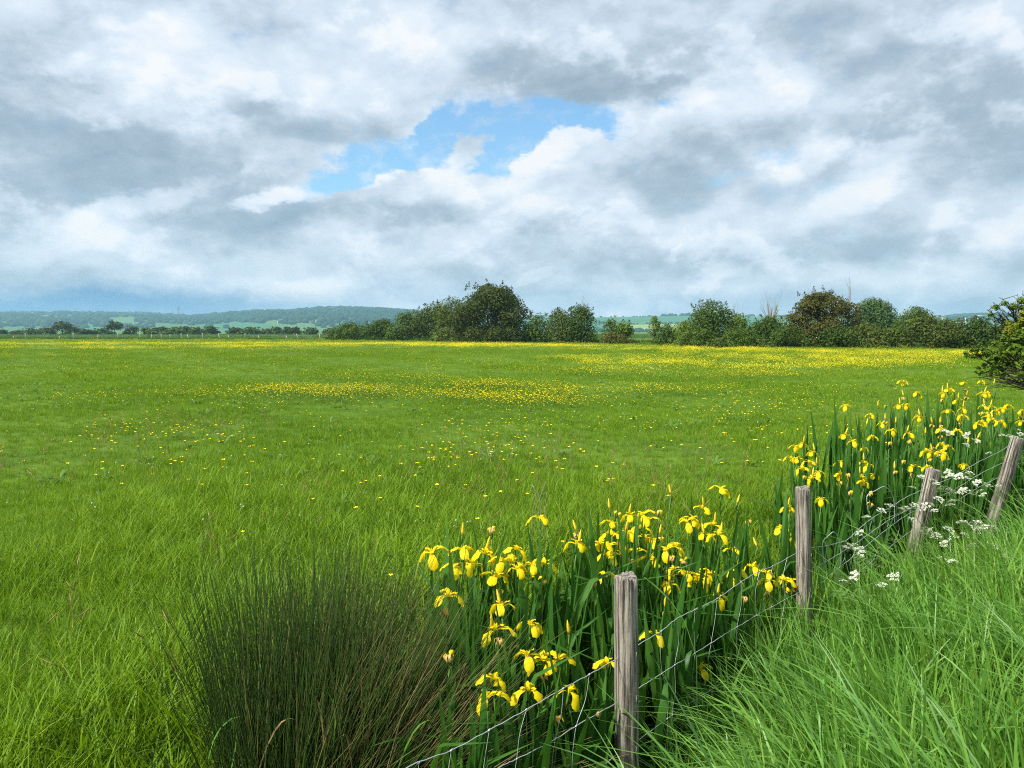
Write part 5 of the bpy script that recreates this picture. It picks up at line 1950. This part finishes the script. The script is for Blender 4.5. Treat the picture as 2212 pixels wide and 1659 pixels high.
for k, (px_, ty_, w_, kd, lab) in enumerate([(1508, 708, 90, 'green', 'low dark bush at the foot of the many topped tree'), (1602, 706, 90, 'green', 'low dark bush at the foot of the small bare tree'), (1706, 704, 90, 'green', 'low bush left under the brown hawthorn'),
                                          (1808, 700, 100, 'green', 'low green bush right under the brown hawthorn'), (1868, 696, 90, 'olive', 'low olive bush under the rounded blue green tree'), (1926, 704, 80, 'green', 'low bush between the rounded tree and the domed tree')]):
    plant_tree('bush', lab, 'bush', px_, 750.5, ty_, w_, kd, 50 + k, 1900, 0.22, 0.0, HG, trunk=False, shoots=4)

# -- the thorny bush close by on the right, with its tangle of branches
BX = at(2232, 800, 13.0)
bush_z = float(ground_z(BX.x, BX.y))
nb = link('thorn_bush', None, None, (BX.x, BX.y, bush_z))
tag(nb, 'large thorny bush with yellow green leaves and tangled bare branches behind the irises', 'bush')
r2 = np.random.default_rng(77)


def lumps(n, lumps_, leaf, seed, mat, name):
    r3 = np.random.default_rng(seed)
    Ls = np.array(lumps_)
    pr = Ls[:, 3] ** 2
    pick = r3.choice(len(Ls), n, p=pr / pr.sum())
    dd = r3.normal(size=(n, 3))
    dd /= np.linalg.norm(dd, axis=1)[:, None]
    P = Ls[pick, :3] + dd * (Ls[pick, 3] * r3.random(n) ** 0.5)[:, None] * np.array([1, 1, 0.72])
    v, q = leaf_quads(P, dd + r3.normal(0, 0.45, (n, 3)) + np.array([0, 0, 0.5]), np.full(n, leaf), r3)
    return link(name, mesh(name, v, q, mat, None, False), nb)


def rel(px, py, d=13.0):
    return at(px, py, d) - nb.location


def lump(px, py, rpx, d=13.0):
    p = rel(px, py, d)
    return (p.x, p.y, p.z, rpx / FPX * d)


rl = random.Random(21)


def lump_field(spec):
    out = []
    for cx, cy, rx, ry, n, r0, r1 in spec:
        for k in range(n):
            a, q = rl.uniform(0, 6.3), math.sqrt(rl.random())
            out.append(lump(cx + math.cos(a) * q * rx, cy + math.sin(a) * q * ry, rl.uniform(r0, r1), 13.0 + rl.gauss(0, 0.5)))
    return out


lumps(5200, lump_field([(2236, 690, 40, 30, 22, 6, 13), (2200, 706, 26, 18, 10, 5, 11), (2290, 690, 50, 34, 16, 8, 14)]), 0.058, 1, TREE['gold'], 'upper_leaves')
lumps(11500, lump_field([(2215, 728, 48, 26, 34, 7, 14), (2250, 760, 60, 40, 34, 8, 15), (2165, 768, 40, 22, 24, 6, 12), (2112, 762, 32, 9, 13, 4, 9), (2150, 748, 36, 8, 10, 4, 8), (2130, 796, 30, 12, 12, 4, 9), (2300, 760, 60, 60, 30, 9, 16), (2180, 800, 30, 14, 12, 4, 9)]), 0.058, 2, TREE['fresh'], 'lower_leaves')
rb = random.Random(9)
b = MB()
for k in range(62):
    a0 = rel(2240 + rb.gauss(0, 18), 835 + rb.gauss(0, 12), 13.2 + rb.gauss(0, 0.3))
    tx_, ty_ = rb.uniform(2085, 2250), rb.uniform(745, 850)
    e0 = rel(tx_, ty_, 12.6 + rb.gauss(0, 0.4))
    m0 = (a0 + e0) * 0.5 + Vector((rb.gauss(0, 0.12), rb.gauss(0, 0.12), 0.16 + rb.gauss(0, 0.10)))
    pts = [a0 * (1 - t) ** 2 + m0 * 2 * t * (1 - t) + e0 * t * t + Vector((rb.gauss(0, 0.015), 0, rb.gauss(0, 0.015))) for t in (0, 0.25, 0.5, 0.75, 1.0)]
    r_ = rb.uniform(0.006, 0.016)
    b.tube(pts, [r_, r_ * 0.9, r_ * 0.75, r_ * 0.55, r_ * 0.3], 4, 0, False)
for k in range(26):
    a0 = rel(2230 + rb.gauss(0, 22), 740 + rb.gauss(0, 12), 13.2)
    tx_ = rb.choice([(2135, 672), (2150, 660), (2168, 650), (2180, 658), (2195, 650), (2206, 645), (2215, 640), (2190, 668), (2160, 676), (2145, 684)])
    e0 = rel(tx_[0] + rb.gauss(0, 4), tx_[1] + rb.gauss(0, 6), 13.0)
    pts = [a0.lerp(e0, t) + Vector((rb.gauss(0, 0.02), 0, rb.gauss(0, 0.01))) for t in (0, 0.3, 0.6, 0.85, 1.0)]
    b.tube(pts, [0.010, 0.009, 0.007, 0.005, 0.002], 4, 0, False)
    for j in range(2, 5):
        for s_ in range(3):
            q = pts[j].lerp(pts[j - 1], rb.random())
            b.tube([q, q + Vector((rb.gauss(0, 0.06), rb.gauss(0, 0.06), rb.uniform(0.0, 0.09)))], [0.007, 0.004], 3, 0, False)
b.tube([(0, 0, -0.1), (0.02, 0, 0.4), (0.1, 0.1, 1.0)], [0.09, 0.07, 0.05], 7, 0)
o = link('branches', b.mesh('branches', [MAT['bark']]), nb)
o['kind'] = 'stuff'
lumps(800, [lump(2150, 664, 10), lump(2170, 655, 9), lump(2206, 650, 12), lump(2190, 662, 12), lump(2140, 680, 8), lump(2212, 668, 14)], 0.035, 5, TREE['fresh'], 'shoot_leaves')

# -- hedge and trees far off across the marsh
far_kinds = []
for i in range(5):
    v, q, C_ = crown(9.0, 5.0, 700, 0.95, 300 + i, 0.0, lobes=18, lobe=0.34, shoots=3)
    far_kinds.append(mesh('crown', v, q, TREE['dark' if i % 2 else 'green'], None, False))
tall_kinds = []
for i in range(2):
    v, q, C_ = crown(9.0, 9.0, 700, 0.9, 320 + i, 0.25, lobes=26, lobe=0.22, shoots=6)
    tall_kinds.append(mesh('crown', v, q, TREE['dark'], None, False))
tb = MB()
tb.tube([(0, 0, -0.2), (0.1, 0, 1.5), (0, 0, 4.5)], [0.3, 0.22, 0.12], 6)
FARTRUNK = tb.mesh('trunk', [MAT['bark']])
FARH = [(5, 712, 30), (36, 713, 36), (66, 709, 40), (100, 707, 44), (135, 695, 44, 1), (160, 707, 44), (190, 711, 40), (222, 709, 36), (248, 694, 40, 1), (285, 704, 34), (318, 708, 42), (345, 706, 46), (378, 706, 44), (402, 704, 36), (425, 706, 36),
        (455, 705, 44), (512, 707, 40), (540, 706, 42), (575, 709, 30), (596, 705, 36), (620, 706, 30), (636, 706, 26), (670, 707, 34), (712, 708, 26)]
for k, f in enumerate(FARH):
    tall = len(f) > 3
    d = 400 + rnd.uniform(-25, 35)
    w_ = f[2] / FPX * d
    h = EYE + (716 - f[1]) / FPX * d + 0.1
    t = link('tree' if tall else 'bush', None, None, (ray(f[0], 716).x * d, d, float(ground_z(0, d)) - 0.05), (0, 0, rnd.uniform(0, 6)))
    if tall:
        lab = 'dark round headed tree standing highest in the far hedge' if k < 6 else 'dark lone tree above the middle of the far hedge'
    elif k < 5:
        lab = 'dark grey green bush at the left end of the far hedge'
    elif k < 10:
        lab = 'dark bush of the far hedge between its two tall trees'
    elif k < 16:
        lab = 'dark bush of the far hedge below the pylons'
    elif k < 21:
        lab = 'dark bush of the far hedge before the great wood'
    else:
        lab = {21: 'small far bush beside the round isolated one', 22: 'round dark bush standing apart at the end of the far hedge', 23: 'last grey bush of the far hedge next to the near hedge'}[k]
    tag(t, lab, 'tree' if tall else 'bush', 'far hedge across the marsh')
    me = (tall_kinds[k % 2] if tall else far_kinds[k % 5])
    o = link('crown', me, t)
    o.scale = (w_ / 9.0 * 1.35, w_ / 9.0, h / (9.0 if tall else 5.0))
    if tall:
        link('trunk', FARTRUNK, t)

# ------------------------------------------------------------------ far fence, house, pylons, frame
ff = link('field_fence', None, None, (-80, 160, 0))
tag(ff, 'far field fence of thin pale posts, several leaning, along the meadow edge', 'fence')
FPOSTS = [(28, 0), (55, 1), (128, 0), (158, 1), (211, 0.6), (253, 1.1), (302, 1), (327, 0.6), (348, 0.7), (367, 0.7), (392, 1), (408, -0.7), (437, 1), (476, -1), (496, -0.6), (529, 1.1), (561, -0.4), (621, -0.4), (645, -0.9), (690, 0.8), (715, 0.6)]
pm = MB()
pm.tube([(0, 0, -0.2), (0.01, 0, 0.6), (0, 0, 1.25)], [0.10, 0.09, 0.085], 6)
FPM = pm.mesh('post', [MAT['pale_post']])
tops = []
for px_, hh in FPOSTS:
    x = ray(px_, 716).x * 158
    yy = float(field_end(x)) + 0.8
    x = ray(px_, 716).x * yy
    lean = rnd.gauss(0, 0.05) if hh >= 0 else -0.35
    o = link('post', FPM, ff, Vector((x, yy, -0.05)) - ff.location, (0, lean, 0))
    o.scale = (1, 1, 0.55 + 0.55 * abs(hh))
    tops.append(Vector((x, yy, 0.85)) - ff.location)
b = MB()
for a, c in zip(tops[:-1], tops[1:]):
    for dz in (0, -0.35):
        b.tube([a + Vector((0, 0, dz)), c + Vector((0, 0, dz))], 0.012, 3)
link('line_wire', b.mesh('line_wire', [MAT['wire']]), ff)
for px_, by_, hh in ((1305, 742, 1.0), (1222, 740, 0.8), (1010, 738, 0.8), (1138, 739, 0.9)):
    d = FPX * EYE / (by_ - 716) - 1.5
    x = ray(px_, 716).x * d
    o = link('hedge_post', FPM, None, (x, d, -0.05))
    o.scale = (1, 1, hh)
    tag(o, {1305: 'pale post standing before the saplings left of the gap', 1222: 'short pale post at the foot of the olive bush', 1010: 'grey post in the grass under the great hawthorn', 1138: 'grey post at the right foot of the great hawthorn'}[px_], 'post')

MAT['render'] = flat_mat('white_house_wall', (0.72, 0.72, 0.68), 0.9, 0.1, 0.05)
MAT['roof'] = flat_mat('slate_roof', (0.13, 0.12, 0.12), 0.8, 0.2, 0.2)
MAT['redroof'] = flat_mat('red_tile_roof', (0.26, 0.11, 0.07), 0.8, 0.2, 0.2)
MAT['glass'] = flat_mat('window_glass', (0.03, 0.035, 0.04), 0.15, 0.5)


def house(label, px, d, f, w_, roof, turn):
    if f is None:
        p = Vector((ray(px, 716).x * d, d, float(ground_z(0, d))))
    else:
        a, c, e = hill_pt(np.array([px]), np.array([f]))
        p = Vector((float(a[0]), float(c[0]), float(e[0])))
    t = link('house', None, None, p, (0, 0, turn))
    tag(t, label, 'house', 'far houses')
    b = MB()
    h, l = w_ * 0.55, w_ * 1.5
    b.add([(-w_ / 2, -l / 2, -1), (w_ / 2, -l / 2, -1), (w_ / 2, -l / 2, h), (0, -l / 2, h + w_ * 0.48), (-w_ / 2, -l / 2, h), (-w_ / 2, l / 2, -1), (w_ / 2, l / 2, -1), (w_ / 2, l / 2, h), (0, l / 2, h + w_ * 0.48), (-w_ / 2, l / 2, h)],
          [[0, 1, 2, 3, 4], [9, 8, 7, 6, 5], [1, 6, 7, 2], [5, 0, 4, 9]])
    link('wall', b.mesh('wall', [MAT['render']], False), t)
    b = MB()
    e = 0.35
    zr, ze = h + w_ * 0.48 + 0.15, h - e * 0.9 + 0.12
    for s in (-1, 1):
        x1 = s * (w_ / 2 + e)
        vs = [(0, -l / 2 - e, zr), (0, l / 2 + e, zr), (x1, l / 2 + e, ze), (x1, -l / 2 - e, ze)]
        vs += [(x_, y_, z_ - 0.12) for x_, y_, z_ in vs]
        b.add(vs, [[0, 1, 2, 3], [7, 6, 5, 4], [0, 3, 7, 4], [1, 5, 6, 2], [3, 2, 6, 7]])
    r_ = link('roof', b.mesh('roof', [roof], False), t)
    b = MB()
    b.box((-0.5, l * 0.3, zr - 0.6), (0.5, l * 0.3 + 0.9, zr + 1.2))
    link('chimney', b.mesh('chimney', [MAT['redroof']], False), r_)
    b = MB()
    b.box((-w_ * 0.14, -l / 2 - 0.06, h * 0.4), (w_ * 0.14, -l / 2 + 0.05, h * 0.8))
    link('window', b.mesh('window', [MAT['glass']], False), t)
    return t


house('white gabled house showing through the gap in the hedge', 1411, 1150, None, 6.0, MAT['roof'], 0.1)
house('white house below the great wood on the hill, left of two', 608, 0, 0.28, 12, MAT['roof'], 0.9)
house('white house at the right end below the great wood', 686, 0, 0.24, 12, MAT['roof'], 0.5)
house('pale house between trees low on the left hill', 101, 0, 0.40, 11, MAT['roof'], 0.3)
house('red roofed house highest among ridge trees at the left', 114, 0, 0.93, 13, MAT['redroof'], 1.3)
house('red roofed house on the ridge near the left edge', 76, 0, 0.91, 12, MAT['redroof'], 1.2)


MAT['steel'] = flat_mat('pylon_steel', (0.10, 0.105, 0.11), 0.7, 0.2)


def pylon(label, px, d, z0, h, s=1.0):
    t = link('pylon', None, None, (ray(px, 716).x * d, d, z0))
    tag(t, label, 'pylon', 'pylons on the ridge')
    b = MB()
    wb, wt = h * 0.09, h * 0.02
    r_ = 0.42 * s

    def q(z, sx, sy):
        w_ = wb + (wt - wb) * min(1, z / (h * 0.72)) if z < h * 0.72 else wt
        return Vector((sx * w_, sy * w_, z))
    lv = [0, 0.16, 0.32, 0.46, 0.58, 0.72, 0.86]
    for sx, sy in ((-1, -1), (1, -1), (1, 1), (-1, 1)):
        b.tube([q(0, sx, sy), q(h * 0.72, sx, sy), Vector((0, 0, h))], [r_, r_ * 0.8, r_ * 0.5], 4)
    for i in range(len(lv) - 1):
        a, c = lv[i] * h, lv[i + 1] * h
        for sy in (-1, 1):
            b.tube([q(a, -1, sy), q(c, 1, sy)], r_ * 0.5, 3)
            b.tube([q(a, 1, sy), q(c, -1, sy)], r_ * 0.5, 3)
            b.tube([q(a, sy, -1), q(c, sy, 1)], r_ * 0.5, 3)
    link('tower', b.mesh('tower', [MAT['steel']]), t)
    for z, w_ in ((0.66, 0.17), (0.78, 0.22), (0.90, 0.15)):
        c = MB()
        c.tube([(-w_ * h, 0, z * h), (0, 0, z * h + h * 0.02), (w_ * h, 0, z * h)], [r_ * 0.5, r_ * 0.8, r_ * 0.5], 4)
        c.tube([(-w_ * h, 0, z * h), (0, 0, z * h - h * 0.02), (w_ * h, 0, z * h)], [r_ * 0.4, r_ * 0.6, r_ * 0.4], 4)
        link('cross_arm', c.mesh('cross_arm', [MAT['steel']]), t)


for px_, f, h, lab, s in ((387, 0.97, 58, 'tall steel pylon rising over the ridge of the far hill', 1.2), (374, 1.15, 50, 'faint pylon just left of the tall one', 0.8), (395, 1.18, 52, 'faint pylon just right of the tall one', 0.8), (195, 0.45, 40, 'small pylon standing lower on the left hillside', 0.8)):
    a, c, e = hill_pt(np.array([px_]), np.array([f]))
    pylon(lab, px_, float(c[0]), float(e[0]) - 1, h, s)

mf = link('metal_frame', None, None, (ray(2070, 716).x * 108, 108, 0))
tag(mf, 'pale thin metal rail frame standing over the hedge', 'metal frame')
for (a, c) in (((2008, 683), (2112, 683)), ((2112, 681.5), (2150, 681.5)), ((2060, 697), (2112, 697))):
    b = MB()
    b.tube([at(*a, 108) - mf.location, at(*c, 108) - mf.location], 0.035, 5)
    link('rail', b.mesh('rail', [MAT['wire']]), mf)
for px_ in (2010, 2036, 2086, 2112, 2148):
    b = MB()
    e = at(px_, 682 if px_ < 2120 else 680.5, 108.06) - mf.location
    b.tube([Vector((e.x, e.y, 0)), e], 0.04, 5)
    link('upright', b.mesh('upright', [MAT['wire']]), mf)
